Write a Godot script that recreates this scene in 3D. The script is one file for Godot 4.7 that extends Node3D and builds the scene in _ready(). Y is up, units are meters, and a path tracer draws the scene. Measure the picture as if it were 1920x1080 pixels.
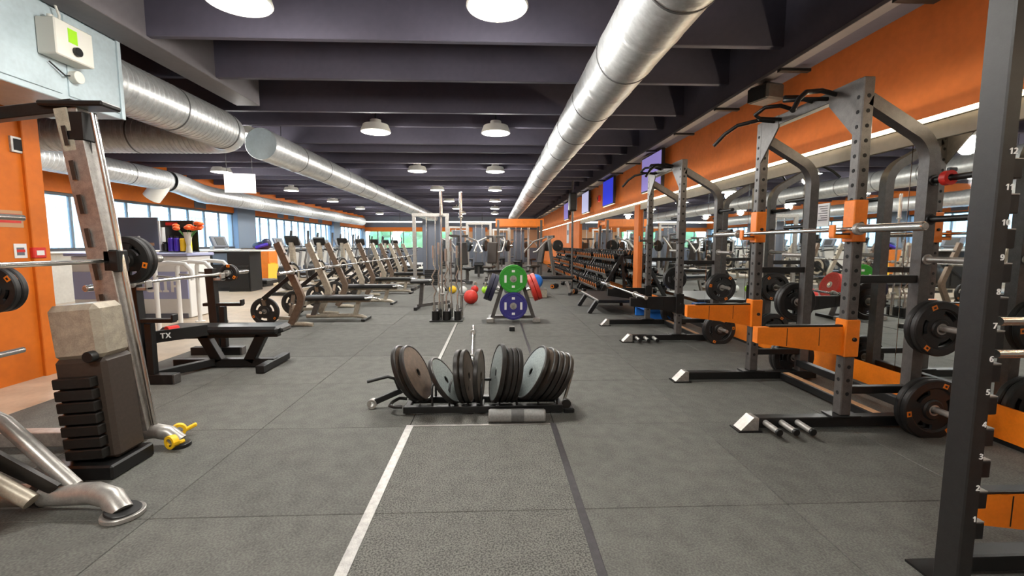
extends Node3D
# A gym hall: x to the right, y up, d = metres in front of the camera (z = -d).

var M := {}
var used := {}
var TEX := {}

# ------------------------------------------------------------------ mesh builder
class MB:
	var v := PackedVector3Array()
	var n := PackedVector3Array()
	func tri(a: Vector3, b: Vector3, c: Vector3, na: Vector3, nb: Vector3, nc: Vector3) -> void:
		var g := (b - a).cross(c - a)
		if g.dot(na + nb + nc) > 0.0:
			v.append_array([a, c, b]); n.append_array([na, nc, nb])
		else:
			v.append_array([a, b, c]); n.append_array([na, nb, nc])
	func face(a: Vector3, b: Vector3, c: Vector3, d: Vector3, nn: Vector3) -> void:
		tri(a, b, c, nn, nn, nn); tri(a, c, d, nn, nn, nn)
	func box(c: Vector3, s: Vector3, bas := Basis(), e := 0.0) -> MB:
		var h := s * 0.5
		e = minf(e, minf(h.x, minf(h.y, h.z)) * 0.9)
		var pt := func(ax: int, sg: Vector3) -> Vector3:
			var p := Vector3(sg.x * (h.x - e), sg.y * (h.y - e), sg.z * (h.z - e))
			p[ax] = sg[ax] * h[ax]
			return c + bas * p
		for ax in 3:
			var j := (ax + 1) % 3
			var k := (ax + 2) % 3
			for s0 in [-1.0, 1.0]:
				var q := []
				for w in [[-1, -1], [1, -1], [1, 1], [-1, 1]]:
					var sg := Vector3.ZERO
					sg[ax] = s0; sg[j] = w[0]; sg[k] = w[1]
					q.append(pt.call(ax, sg))
				var nn := Vector3.ZERO
				nn[ax] = s0
				face(q[0], q[1], q[2], q[3], bas * nn)
				if e > 0.0:
					for s1 in [-1.0, 1.0]:
						var a := Vector3.ZERO
						a[ax] = s0; a[j] = s1; a[k] = 1.0
						var b := a
						b[k] = -1.0
						var ne := Vector3.ZERO
						ne[ax] = s0; ne[j] = s1
						face(pt.call(ax, a), pt.call(ax, b), pt.call(j, b), pt.call(j, a), bas * ne.normalized())
		if e > 0.0:
			for sx in [-1.0, 1.0]:
				for sy in [-1.0, 1.0]:
					for sz in [-1.0, 1.0]:
						var sg := Vector3(sx, sy, sz)
						var nn := bas * sg.normalized()
						tri(pt.call(0, sg), pt.call(1, sg), pt.call(2, sg), nn, nn, nn)
		return self
	# square bar from a to b, w across 'side', h across the rest
	func bar(a: Vector3, b: Vector3, w: float, h: float, side := Vector3(0, 0, 1), e := 0.004) -> MB:
		var t := (b - a).normalized()
		if absf(t.dot(side)) > 0.95:
			side = Vector3(1, 0, 0) if absf(t.x) < 0.9 else Vector3(0, 0, 1)
		var s := (side - t * side.dot(t)).normalized()
		var u := t.cross(s)
		return box((a + b) * 0.5, Vector3(w, h, (b - a).length()), Basis(s, u, t) if Basis(s, u, t).determinant() > 0 else Basis(-s, u, t), e)
	func tube(pts: Array, r: float, seg := 10, caps := true) -> MB:
		var rings := []
		var t0: Vector3 = (pts[1] - pts[0]).normalized()
		var s := t0.cross(Vector3.UP)
		if s.length() < 0.01:
			s = t0.cross(Vector3.RIGHT)
		s = s.normalized()
		for i in pts.size():
			var t: Vector3
			if i == 0: t = (pts[1] - pts[0]).normalized()
			elif i == pts.size() - 1: t = (pts[i] - pts[i - 1]).normalized()
			else: t = ((pts[i + 1] - pts[i]).normalized() + (pts[i] - pts[i - 1]).normalized()).normalized()
			s = (s - t * s.dot(t)).normalized()
			var u := t.cross(s)
			var ring := []
			for k in seg:
				var a := TAU * k / seg
				ring.append(s * cos(a) + u * sin(a))
			rings.append(ring)
		for i in pts.size() - 1:
			for k in seg:
				var k2 := (k + 1) % seg
				var a: Vector3 = rings[i][k]; var b: Vector3 = rings[i][k2]; var c: Vector3 = rings[i + 1][k2]; var d: Vector3 = rings[i + 1][k]
				var p: Vector3 = pts[i]; var q: Vector3 = pts[i + 1]
				tri(p + a * r, p + b * r, q + c * r, a, b, c)
				tri(p + a * r, q + c * r, q + d * r, a, c, d)
		if caps:
			for e in [0, pts.size() - 1]:
				var p: Vector3 = pts[e]
				var nn: Vector3 = (pts[0] - pts[1]).normalized() if e == 0 else (pts[e] - pts[e - 1]).normalized()
				for k in seg:
					tri(p, p + rings[e][k] * r, p + rings[e][(k + 1) % seg] * r, nn, nn, nn)
		return self
	func rod(a: Vector3, b: Vector3, r: float, seg := 12) -> MB:
		return tube([a, b], r, seg)
	# rectangular section swept along a planar path; side = plane normal
	func sweep(pts: Array, w: float, h: float, side: Vector3) -> MB:
		var rings := []
		var nu := []
		for i in pts.size():
			var t: Vector3
			if i == 0: t = (pts[1] - pts[0]).normalized()
			elif i == pts.size() - 1: t = (pts[i] - pts[i - 1]).normalized()
			else: t = ((pts[i + 1] - pts[i]).normalized() + (pts[i] - pts[i - 1]).normalized()).normalized()
			var u := t.cross(side).normalized()
			var p: Vector3 = pts[i]
			nu.append(u)
			rings.append([p + side * w / 2 + u * h / 2, p - side * w / 2 + u * h / 2, p - side * w / 2 - u * h / 2, p + side * w / 2 - u * h / 2])
		for i in pts.size() - 1:
			var a: Array = rings[i]; var b: Array = rings[i + 1]
			for k in 4:
				var k2 := (k + 1) % 4
				var na: Vector3; var nb: Vector3
				if k == 0: na = nu[i]; nb = nu[i + 1]
				elif k == 1: na = -side; nb = -side
				elif k == 2: na = -nu[i]; nb = -nu[i + 1]
				else: na = side; nb = side
				tri(a[k], a[k2], b[k2], na, na, nb); tri(a[k], b[k2], b[k], na, nb, nb)
		for e in [0, pts.size() - 1]:
			var r: Array = rings[e]
			var nn: Vector3 = (pts[0] - pts[1]).normalized() if e == 0 else (pts[e] - pts[e - 1]).normalized()
			face(r[0], r[1], r[2], r[3], nn)
		return self
	# profile of (radius, height along local z)
	func lathe(prof: Array, xf := Transform3D(), seg := 32, closed := false) -> MB:
		var m := prof.size()
		for i in (m if closed else m - 1):
			var p: Vector2 = prof[i]; var q: Vector2 = prof[(i + 1) % m]
			var dn := Vector2(q.y - p.y, -(q.x - p.x))
			if dn.length() < 1e-7: continue
			dn = dn.normalized()
			for k in seg:
				var a := TAU * k / seg
				var b := TAU * (k + 1) / seg
				var ca := Vector3(cos(a), sin(a), 0); var cb := Vector3(cos(b), sin(b), 0)
				var z := Vector3(0, 0, 1)
				var na := (xf.basis * (ca * dn.x + z * dn.y)); var nb := (xf.basis * (cb * dn.x + z * dn.y))
				var A := xf * (ca * p.x + z * p.y); var B := xf * (cb * p.x + z * p.y)
				var C := xf * (cb * q.x + z * q.y); var D := xf * (ca * q.x + z * q.y)
				if p.x > 1e-6: tri(A, B, C, na, nb, nb)
				if q.x > 1e-6: tri(A, C, D, na, nb, na)
		return self
	func disc(c: Vector3, axis: Vector3, r: float, t: float, seg := 28, bev := 0.003) -> MB:
		return lathe([Vector2(0, -t / 2), Vector2(r - bev, -t / 2), Vector2(r, -t / 2 + bev), Vector2(r, t / 2 - bev), Vector2(r - bev, t / 2), Vector2(0, t / 2)], MB.along(c, axis), seg)
	static func along(c: Vector3, axis: Vector3) -> Transform3D:
		var z := axis.normalized()
		var x := Vector3.UP.cross(z)
		if x.length() < 0.01: x = Vector3.RIGHT
		x = x.normalized()
		return Transform3D(Basis(x, z.cross(x), z), c)
	func extrude(poly: PackedVector2Array, xf: Transform3D, d: float) -> MB:
		var idx := Geometry2D.triangulate_polygon(poly)
		var z := Vector3(0, 0, d / 2)
		for s in [-1.0, 1.0]:
			var nn := xf.basis * Vector3(0, 0, s)
			for i in range(0, idx.size(), 3):
				var q := []
				for k in 3:
					var p := poly[idx[i + k]]
					q.append(xf * (Vector3(p.x, p.y, 0) + z * s))
				tri(q[0], q[1], q[2], nn, nn, nn)
		var area := 0.0
		for i in poly.size():
			area += poly[i].cross(poly[(i + 1) % poly.size()])
		for i in poly.size():
			var p := poly[i]; var q := poly[(i + 1) % poly.size()]
			var o := Vector2(q.y - p.y, p.x - q.x) * signf(area)
			if o.length() < 1e-7: continue
			var a := Vector3(p.x, p.y, 0); var b := Vector3(q.x, q.y, 0)
			face(xf * (a - z), xf * (b - z), xf * (b + z), xf * (a + z), xf.basis * Vector3(o.x, o.y, 0).normalized())
		return self
	# ring sector block around local z
	func sector(r0: float, r1: float, z0: float, z1: float, a0: float, a1: float, ends := true) -> MB:
		var p := func(r, a, z): return Vector3(cos(a) * r, sin(a) * r, z)
		face(p.call(r0, a0, z1), p.call(r1, a0, z1), p.call(r1, a1, z1), p.call(r0, a1, z1), Vector3(0, 0, 1))
		face(p.call(r0, a0, z0), p.call(r1, a0, z0), p.call(r1, a1, z0), p.call(r0, a1, z0), Vector3(0, 0, -1))
		var am := (a0 + a1) / 2
		var rad := Vector3(cos(am), sin(am), 0)
		face(p.call(r1, a0, z0), p.call(r1, a1, z0), p.call(r1, a1, z1), p.call(r1, a0, z1), rad)
		face(p.call(r0, a0, z0), p.call(r0, a1, z0), p.call(r0, a1, z1), p.call(r0, a0, z1), -rad)
		if ends:
			face(p.call(r0, a0, z0), p.call(r1, a0, z0), p.call(r1, a0, z1), p.call(r0, a0, z1), Vector3(sin(a0), -cos(a0), 0))
			face(p.call(r0, a1, z0), p.call(r1, a1, z0), p.call(r1, a1, z1), p.call(r0, a1, z1), Vector3(-sin(a1), cos(a1), 0))
		return self
	func ball(c: Vector3, r: Vector3, seg := 18, rows := 10) -> MB:
		for i in rows:
			var t0 := PI * i / rows - PI / 2
			var t1 := PI * (i + 1) / rows - PI / 2
			for k in seg:
				var a := TAU * k / seg
				var b := TAU * (k + 1) / seg
				var A := Vector3(cos(t0) * cos(a), sin(t0), cos(t0) * sin(a)); var B := Vector3(cos(t0) * cos(b), sin(t0), cos(t0) * sin(b))
				var C := Vector3(cos(t1) * cos(b), sin(t1), cos(t1) * sin(b)); var D := Vector3(cos(t1) * cos(a), sin(t1), cos(t1) * sin(a))
				if i > 0: tri(c + A * r, c + B * r, c + C * r, A, B, C)
				if i < rows - 1: tri(c + A * r, c + C * r, c + D * r, A, C, D)
		return self
	func mesh() -> ArrayMesh:
		var arr := []
		arr.resize(Mesh.ARRAY_MAX)
		arr[Mesh.ARRAY_VERTEX] = v
		arr[Mesh.ARRAY_NORMAL] = n
		var m := ArrayMesh.new()
		m.add_surface_from_arrays(Mesh.PRIMITIVE_TRIANGLES, arr)
		return m

# ------------------------------------------------------------------ scene helpers
func W(x: float, y: float, d: float) -> Vector3:
	return Vector3(x, y, -d)

func numbered(called: String) -> String:
	if not used.has(called):
		used[called] = 0
		return called
	used[called] += 1
	return "%s_%03d" % [called, used[called]]

func tag(o: Node, label: String, category: String, group := "", kind := "") -> void:
	o.set_meta("label", label)
	if category: o.set_meta("category", category)
	if group: o.set_meta("group", group)
	if kind: o.set_meta("kind", kind)

func thing(called: String, label: String, category: String, at := Vector3.ZERO, turn := 0.0, group := "", kind := "") -> Node3D:
	var o := Node3D.new()
	o.name = numbered(called)
	add_child(o)
	o.position = at
	o.rotation_degrees.y = turn
	tag(o, label, category, group, kind)
	return o

func part(parent: Node, called: String, b: MB, m: Material, label := "") -> MeshInstance3D:
	return part_mesh(parent, called, b.mesh(), m, label)

func part_mesh(parent: Node, called: String, me: Mesh, m: Material, label := "") -> MeshInstance3D:
	var o := MeshInstance3D.new()
	o.mesh = me
	o.material_override = m
	o.name = called
	if label: o.set_meta("label", label)
	parent.add_child(o, true)
	return o

func single(called: String, b: MB, m: Material, label: String, category: String, at := Vector3.ZERO, group := "", kind := "") -> MeshInstance3D:
	var o := MeshInstance3D.new()
	o.mesh = b.mesh()
	o.material_override = m
	o.name = numbered(called)
	add_child(o)
	o.position = at
	tag(o, label, category, group, kind)
	return o

func dup(root: Node3D, at: Vector3, turn: float, label := "", group := "") -> Node3D:
	var base_name: String = String(root.name)
	if base_name.right(3).is_valid_int(): base_name = base_name.left(-4)
	var r: Node3D = root.duplicate()
	r.name = numbered(base_name)
	add_child(r)
	r.position = at
	r.rotation_degrees = Vector3(0, turn, 0)
	if label: r.set_meta("label", label)
	if group: r.set_meta("group", group)
	return r

func text_part(parent: Node, called: String, s: String, size: float, at: Vector3, bas: Basis, m: Material, italic := false) -> MeshInstance3D:
	var t := TextMesh.new()
	var f := SystemFont.new()
	f.font_names = PackedStringArray(["Droid Sans"])
	f.font_weight = 700
	f.font_italic = italic
	t.font = f
	t.text = s
	t.font_size = 64
	t.pixel_size = size / 64.0
	t.depth = 0.002
	var o := part_mesh(parent, called, t, m)
	o.transform = Transform3D(bas, at)
	return o

func mat(called: String, c: Color, rough := 0.6, metal := 0.0, tex := "", scale := 1.0, world := false) -> StandardMaterial3D:
	var m := StandardMaterial3D.new()
	m.resource_name = called
	m.albedo_color = c
	m.roughness = rough
	m.metallic = metal
	if tex:
		m.albedo_texture = TEX[tex]
		m.uv1_triplanar = true
		m.uv1_world_triplanar = world
		m.uv1_scale = Vector3.ONE * scale
	M[called] = m
	return m

func glow(called: String, c: Color, e: float) -> StandardMaterial3D:
	var m := StandardMaterial3D.new()
	m.resource_name = called
	m.albedo_color = c
	m.emission_enabled = true
	m.emission = c
	m.emission_energy_multiplier = e
	M[called] = m
	return m

# grain texture: average about 'mid', fine and coarse noise layered
func grain(called: String, mid: float, fine: float, coarse: float, f_fine: float, f_coarse: float, sd: int, px := 512) -> void:
	var a := FastNoiseLite.new()
	a.seed = sd; a.noise_type = FastNoiseLite.TYPE_SIMPLEX_SMOOTH; a.frequency = f_fine; a.fractal_octaves = 3
	var b := FastNoiseLite.new()
	b.seed = sd + 7; b.noise_type = FastNoiseLite.TYPE_SIMPLEX_SMOOTH; b.frequency = f_coarse; b.fractal_octaves = 4
	var ia := a.get_seamless_image(px, px)
	var ib := b.get_seamless_image(px, px)
	var im := Image.create(px, px, true, Image.FORMAT_RGB8)
	for y in px:
		for x in px:
			var g := mid + (ia.get_pixel(x, y).r - 0.5) * fine + (ib.get_pixel(x, y).r - 0.5) * coarse
			im.set_pixel(x, y, Color(g, g, g))
	im.generate_mipmaps()
	TEX[called] = ImageTexture.create_from_image(im)

func area(at: Vector3, size: Vector2, e: float, col: Color, rot: Vector3, parent: Node = self) -> AreaLight3D:
	var l := AreaLight3D.new()
	l.name = "light"
	l.area_size = size
	l.light_energy = e
	l.light_color = col
	l.shadow_enabled = true
	l.area_range = 40.0
	l.position = at
	l.rotation_degrees = rot
	parent.add_child(l, true)
	return l

# ------------------------------------------------------------------ start
func _ready() -> void:
	camera_and_world()
	textures_and_materials()
	shell()
	ceiling_and_lamps()
	ducts()
	window_wall()
	far_end()
	racks()
	centre()
	left_machines()
	left_benches()
	reception()
	cardio()
	dumbbells()
	background_stations()
	wall_things()

func camera_and_world() -> void:
	var cam := Camera3D.new()
	cam.name = "camera"
	cam.position = Vector3(0, 1.25, 0)
	cam.rotation_degrees = Vector3(-5.575, -2.239, 0)
	cam.fov = 65.47
	cam.near = 0.05
	cam.far = 200
	add_child(cam)
	cam.current = true
	var we := WorldEnvironment.new()
	we.name = "world"
	var e := Environment.new()
	e.tonemap_mode = Environment.TONE_MAPPER_LINEAR
	e.tonemap_exposure = 1.0
	e.background_mode = Environment.BG_SKY
	var sky := Sky.new()
	var sm := ProceduralSkyMaterial.new()
	sm.sky_top_color = Color(0.62, 0.78, 0.95)
	sm.sky_horizon_color = Color(0.9, 0.96, 1.0)
	sm.ground_horizon_color = Color(0.85, 0.9, 0.92)
	sm.ground_bottom_color = Color(0.5, 0.5, 0.5)
	sm.energy_multiplier = 15.0
	sky.sky_material = sm
	e.sky = sky
	e.sdfgi_enabled = true
	e.ssao_enabled = true
	e.ssil_enabled = true
	we.environment = e
	add_child(we)

func textures_and_materials() -> void:
	grain("rubber", 0.86, 0.4, 0.16, 0.17, 0.012, 3)
	grain("crumb", 0.84, 0.95, 0.14, 0.14, 0.012, 13)
	grain("paint", 0.95, 0.05, 0.08, 0.08, 0.01, 11, 256)
	grain("scuff", 0.9, 0.14, 0.16, 0.12, 0.02, 21, 256)
	grain("zinc", 0.9, 0.1, 0.16, 0.09, 0.025, 31, 256)
	grain("wood", 0.92, 0.06, 0.12, 0.1, 0.015, 41, 256)
	mat("rubber_a", Color(0.40, 0.40, 0.378), 0.82, 0.0, "rubber", 0.9, true)
	mat("rubber_b", Color(0.385, 0.385, 0.364), 0.82, 0.0, "rubber", 0.8, true)
	mat("rubber_c", Color(0.412, 0.412, 0.39), 0.82, 0.0, "rubber", 1.0, true)
	mat("rubber_platform", Color(0.43, 0.428, 0.405), 0.85, 0.0, "crumb", 1.3, true)
	mat("vinyl", Color(0.78, 0.71, 0.62), 0.35, 0.0, "wood", 0.8, true)
	mat("vinyl_b", Color(0.80, 0.74, 0.66), 0.35, 0.0, "wood", 0.7, true)
	mat("orange_wall", Color(0.91, 0.50, 0.22), 0.7, 0.0, "paint", 0.6, true)
	mat("orange_deep", Color(0.84, 0.43, 0.02), 0.65, 0.0, "paint", 0.6, true)
	mat("orange_steel", Color(0.93, 0.50, 0.10), 0.38, 0.0, "paint", 2.0)
	mat("ceiling", Color(0.315, 0.30, 0.355), 0.75, 0.0, "paint", 0.5, true)
	mat("ceiling_edge", Color(0.42, 0.40, 0.41), 0.6, 0.0, "paint", 0.5, true)
	mat("plaster", Color(0.80, 0.79, 0.76), 0.8, 0.0, "paint", 0.6, true)
	mat("band", Color(0.72, 0.68, 0.6), 0.6, 0.0, "paint", 0.6, true)
	mat("zinc", Color(0.84, 0.85, 0.85), 0.36, 0.5, "zinc", 1.4)
	mat("zinc_ring", Color(0.42, 0.42, 0.42), 0.5, 0.6)
	mat("sheet", Color(0.74, 0.80, 0.82), 0.45, 0.1, "paint", 1.0)
	mat("charcoal", Color(0.37, 0.355, 0.345), 0.4, 0.25, "scuff", 3.0)
	mat("black", Color(0.10, 0.10, 0.10), 0.4, 0.15, "scuff", 3.0)
	mat("black_worn", Color(0.14, 0.138, 0.135), 0.45, 0.1, "scuff", 5.0)
	mat("hole", Color(0.03, 0.03, 0.03), 0.8)
	mat("rubber_plate", Color(0.115, 0.113, 0.113), 0.5, 0.0, "scuff", 6.0)
	mat("iron_dark", Color(0.17, 0.16, 0.15), 0.36, 0.35, "scuff", 6.0)
	mat("iron_grey", Color(0.62, 0.66, 0.65), 0.5, 0.2, "scuff", 8.0)
	mat("chrome", Color(0.82, 0.81, 0.79), 0.2, 0.95)
	mat("steel", Color(0.72, 0.705, 0.68), 0.34, 0.55, "scuff", 4.0)
	mat("champagne", Color(0.72, 0.68, 0.61), 0.38, 0.25, "scuff", 3.0)
	mat("cream", Color(0.80, 0.77, 0.69), 0.45, 0.0, "scuff", 3.0)
	mat("bronze", Color(0.50, 0.43, 0.37), 0.4, 0.5, "scuff", 3.0)
	mat("vinyl_black", Color(0.12, 0.12, 0.125), 0.36, 0.0, "scuff", 8.0)
	mat("vinyl_brown", Color(0.24, 0.20, 0.17), 0.45, 0.0, "scuff", 8.0)
	mat("white", Color(0.88, 0.88, 0.87), 0.4)
	mat("white_plastic", Color(0.85, 0.84, 0.8), 0.45)
	mat("paper", Color(0.88, 0.88, 0.88), 0.8)
	mat("ink", Color(0.2, 0.2, 0.22), 0.8)
	mat("red", Color(0.80, 0.16, 0.13), 0.4)
	mat("red_bumper", Color(0.86, 0.22, 0.17), 0.5, 0.0, "scuff", 5.0)
	mat("green_bumper", Color(0.16, 0.60, 0.13), 0.5, 0.0, "scuff", 5.0)
	mat("blue_bumper", Color(0.19, 0.17, 0.50), 0.5, 0.0, "scuff", 5.0)
	mat("navy_bumper", Color(0.13, 0.13, 0.24), 0.5, 0.0, "scuff", 5.0)
	mat("blue", Color(0.16, 0.48, 0.86), 0.45)
	mat("yellow", Color(0.95, 0.76, 0.12), 0.45)
	mat("yellow_bottle", Color(0.90, 0.86, 0.15), 0.3)
	mat("purple_bottle", Color(0.25, 0.15, 0.62), 0.3)
	mat("lime", Color(0.62, 0.85, 0.15), 0.4)
	mat("lavender", Color(0.62, 0.64, 0.78), 0.5)
	mat("slate", Color(0.36, 0.38, 0.42), 0.5)
	mat("foam", Color(0.55, 0.55, 0.54), 0.75, 0.0, "scuff", 10.0)
	mat("foam_dark", Color(0.36, 0.36, 0.355), 0.8, 0.0, "scuff", 10.0)
	mat("strip_light", Color(0.72, 0.71, 0.69), 0.4, 0.5, "scuff", 4.0)
	mat("strip_dark", Color(0.27, 0.26, 0.27), 0.5, 0.3, "scuff", 4.0)
	mat("mullion", Color(0.38, 0.42, 0.45), 0.5)
	mat("frame_dark", Color(0.20, 0.20, 0.21), 0.5)
	mat("column_blue", Color(0.42, 0.48, 0.55), 0.6)
	mat("facade", Color(0.82, 0.95, 0.95), 0.9)
	mat("facade_glass", Color(0.66, 0.84, 0.86), 0.3)
	mat("ground", Color(0.7, 0.72, 0.7), 0.9)
	mat("green_leaf", Color(0.32, 0.58, 0.30), 0.7)
	mat("flower", Color(0.95, 0.38, 0.12), 0.6)
	mat("tan", Color(0.72, 0.55, 0.4), 0.6)
	var mir := mat("mirror", Color(0.88, 0.89, 0.88), 0.015, 1.0)
	mir.metallic_specular = 1.0
	var gl := mat("glass", Color(0.92, 0.98, 0.98, 0.12), 0.02)
	gl.transparency = BaseMaterial3D.TRANSPARENCY_ALPHA
	glow("lamp_glow", Color(1.0, 0.99, 0.97), 5.0)
	glow("led_glow", Color(1.0, 0.93, 0.78), 4.5)
	glow("screen_blue", Color(0.22, 0.26, 0.85), 0.7)
	glow("screen_pale", Color(0.72, 0.72, 0.85), 0.9)
	glow("screen_violet", Color(0.55, 0.50, 0.75), 0.8)

# ------------------------------------------------------------------ the setting
const XW := 3.18     # mirror wall
const XR := -3.588   # edge of the rubber floor
const XL := -9.2     # window wall
const DE := 32.5     # far end wall
const DB := -3.2     # wall behind the camera
const DECK := 3.72

func wbox(b: MB, x0: float, x1: float, y0: float, y1: float, d0: float, d1: float, e := 0.0) -> MB:
	return b.box(Vector3((x0 + x1) / 2, (y0 + y1) / 2, -(d0 + d1) / 2), Vector3(absf(x1 - x0), absf(y1 - y0), absf(d1 - d0)), Basis(), e)

func structure(called: String, label: String, category: String) -> Node3D:
	var t := thing(called, label, category)
	t.set_meta("kind", "structure")
	return t

func shell() -> void:
	var rng := RandomNumberGenerator.new()
	rng.seed = 5
	var f := structure("floor", "grey speckled rubber tile floor of the gym hall", "floor")
	part(f, "slab", wbox(MB.new(), XL - 0.2, XW + 0.2, -0.2, -0.013, DB, DE), M.strip_dark)
	var tile := MB.new().box(Vector3.ZERO, Vector3(0.996, 0.012, 0.997), Basis(), 0.0025).mesh()
	var edge_tile := MB.new().box(Vector3.ZERO, Vector3(0.764, 0.012, 0.997), Basis(), 0.0025).mesh()
	var tones := ["rubber_a", "rubber_b", "rubber_c", "rubber_a"]
	for r in range(-3, 32):
		for c in 7:
			var x0 := XR + c
			var last := c == 6
			var m: Material = M[tones[rng.randi() % 4]]
			if c == 3: m = M.rubber_platform
			var o := part_mesh(f, "tile", edge_tile if last else tile, m)
			o.position = Vector3(x0 + (0.384 if last else 0.5), -0.006 + rng.randf_range(-0.0008, 0.0008), -(r + 0.5))
	# lifting platform edging set on the rubber
	for q in [["edge_strip", -0.612, -0.562, 0.3, 3.02, "strip_light"], ["edge_strip", 0.386, 0.424, 0.3, 3.02, "strip_dark"], ["edge_strip", -0.562, 0.386, 3.0, 3.02, "strip_light"], ["edge_strip", -0.625, -0.59, 4.75, 7.1, "strip_light"], ["edge_strip", 0.40, 0.43, 4.75, 7.1, "strip_dark"]]:
		part(f, q[0], wbox(MB.new(), q[1], q[2], -0.001, 0.004, q[3], q[4], 0.001), M[q[5]])
	var f2 := structure("floor_entrance", "pale beige vinyl tile floor beside the reception desk", "floor")
	var vt := MB.new().box(Vector3.ZERO, Vector3(1.118, 0.012, 1.196), Basis(), 0.001).mesh()
	for r in range(0, 24):
		for c in 5:
			var o := part_mesh(f2, "tile", vt, M.vinyl if rng.randf() < 0.6 else M.vinyl_b)
			o.position = Vector3(XL + 0.561 + c * 1.1224, -0.006, -(3.4 + r * 1.2))
	# mirror wall on the right
	var w := structure("wall_right", "orange painted wall above the long mirror", "wall")
	part(w, "wall_body", wbox(MB.new(), XW + 0.01, XW + 0.3, -0.2, DECK, DB, DE), M.orange_wall)
	part(w, "skirting", wbox(MB.new(), XW - 0.012, XW + 0.02, 0.03, 0.243, DB, DE, 0.003), M.orange_steel)
	part(w, "floor_gap_strip", wbox(MB.new(), XW - 0.004, XW + 0.02, 0.0, 0.03, DB, DE), M.black)
	part(w, "pelmet", wbox(MB.new(), XW - 0.03, XW + 0.01, 1.995, 2.125, DB + 0.2, 17.0, 0.002), M.band)
	part(w, "pilaster", wbox(MB.new(), XW - 0.06, XW + 0.01, 0.0, 2.1, 9.68, 9.98, 0.004), M.orange_wall)
	part(w, "pilaster", wbox(MB.new(), XW - 0.06, XW + 0.01, 0.0, 2.1, 16.5, 16.9, 0.004), M.orange_wall)
	var mr := thing("wall_mirror", "long wall mirror of tall panes behind the squat racks", "mirror", W(XW, 0, 0))
	var edges := [-2.2, -1.1, 0.06, 1.16, 2.26, 3.36, 4.44, 5.54, 6.6, 7.66, 8.66, 9.66]
	for i in edges.size() - 1:
		part(mr, "pane", wbox(MB.new(), -0.008, 0.006, 0.246, 1.993, edges[i] + 0.0025, edges[i + 1] - 0.0025, 0.0015), M.mirror)
	for i in 6:
		part(mr, "pane", wbox(MB.new(), -0.008, 0.006, 0.246, 1.993, 10.0 + i * 1.08 + 0.003, 10.0 + (i + 1) * 1.08 - 0.003, 0.0015), M.mirror)
	# led line above the mirror
	var led := thing("led_strip_light", "warm white LED strip running above the wall mirror", "light strip", W(XW, 2.15, 0))
	part(led, "profile", wbox(MB.new(), -0.045, -0.002, -0.024, 0.012, DB + 0.2, 31.5, 0.001), M.white)
	part(led, "diffuser", wbox(MB.new(), -0.058, -0.046, -0.022, 0.010, DB + 0.2, 31.5), M.led_glow)
	for k in 6:
		area(Vector3(-0.068, 0.004, -(0.2 + k * 5.5)), Vector2(5.4, 0.03), 3.2, Color(1, 0.93, 0.8), Vector3.ZERO, led).basis = Basis.looking_at(Vector3(-1, 0.7, 0), Vector3(0.7, 1, 0))
	# wall behind the camera, orange partition on the left
	part(structure("wall_behind", "light plaster wall behind the viewer", "wall"), "wall_body", wbox(MB.new(), XL - 0.2, XW + 0.3, -0.2, DECK, DB - 0.2, DB), M.plaster)
	var p := structure("wall_partition", "deep orange partition wall beside the cable machine", "wall")
	part(p, "wall_body", wbox(MB.new(), -4.62, -4.3, -0.1, 3.3, DB, 4.44, 0.004), M.orange_deep)
	part(p, "corner_panel", wbox(MB.new(), -4.62, -4.27, -0.1, 3.3, 4.34, 4.5, 0.006), M.orange_deep)
	# girder and cable tray over the mirror wall
	var g := structure("beam_right", "dark painted edge beam above the orange wall", "beam")
	part(g, "girder", wbox(MB.new(), 2.88, XW + 0.05, 3.02, DECK, DB, DE, 0.005), M.ceiling)
	part(g, "cable_tray", wbox(MB.new(), 2.84, 2.955, 2.985, 3.02, DB, DE, 0.003), M.ceiling_edge)
	for k in 24:
		part(g, "bracket", wbox(MB.new(), 2.83, 3.14, 2.955, 2.985, 0.6 + k * 1.3, 0.66 + k * 1.3, 0.002), M.black)

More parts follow.
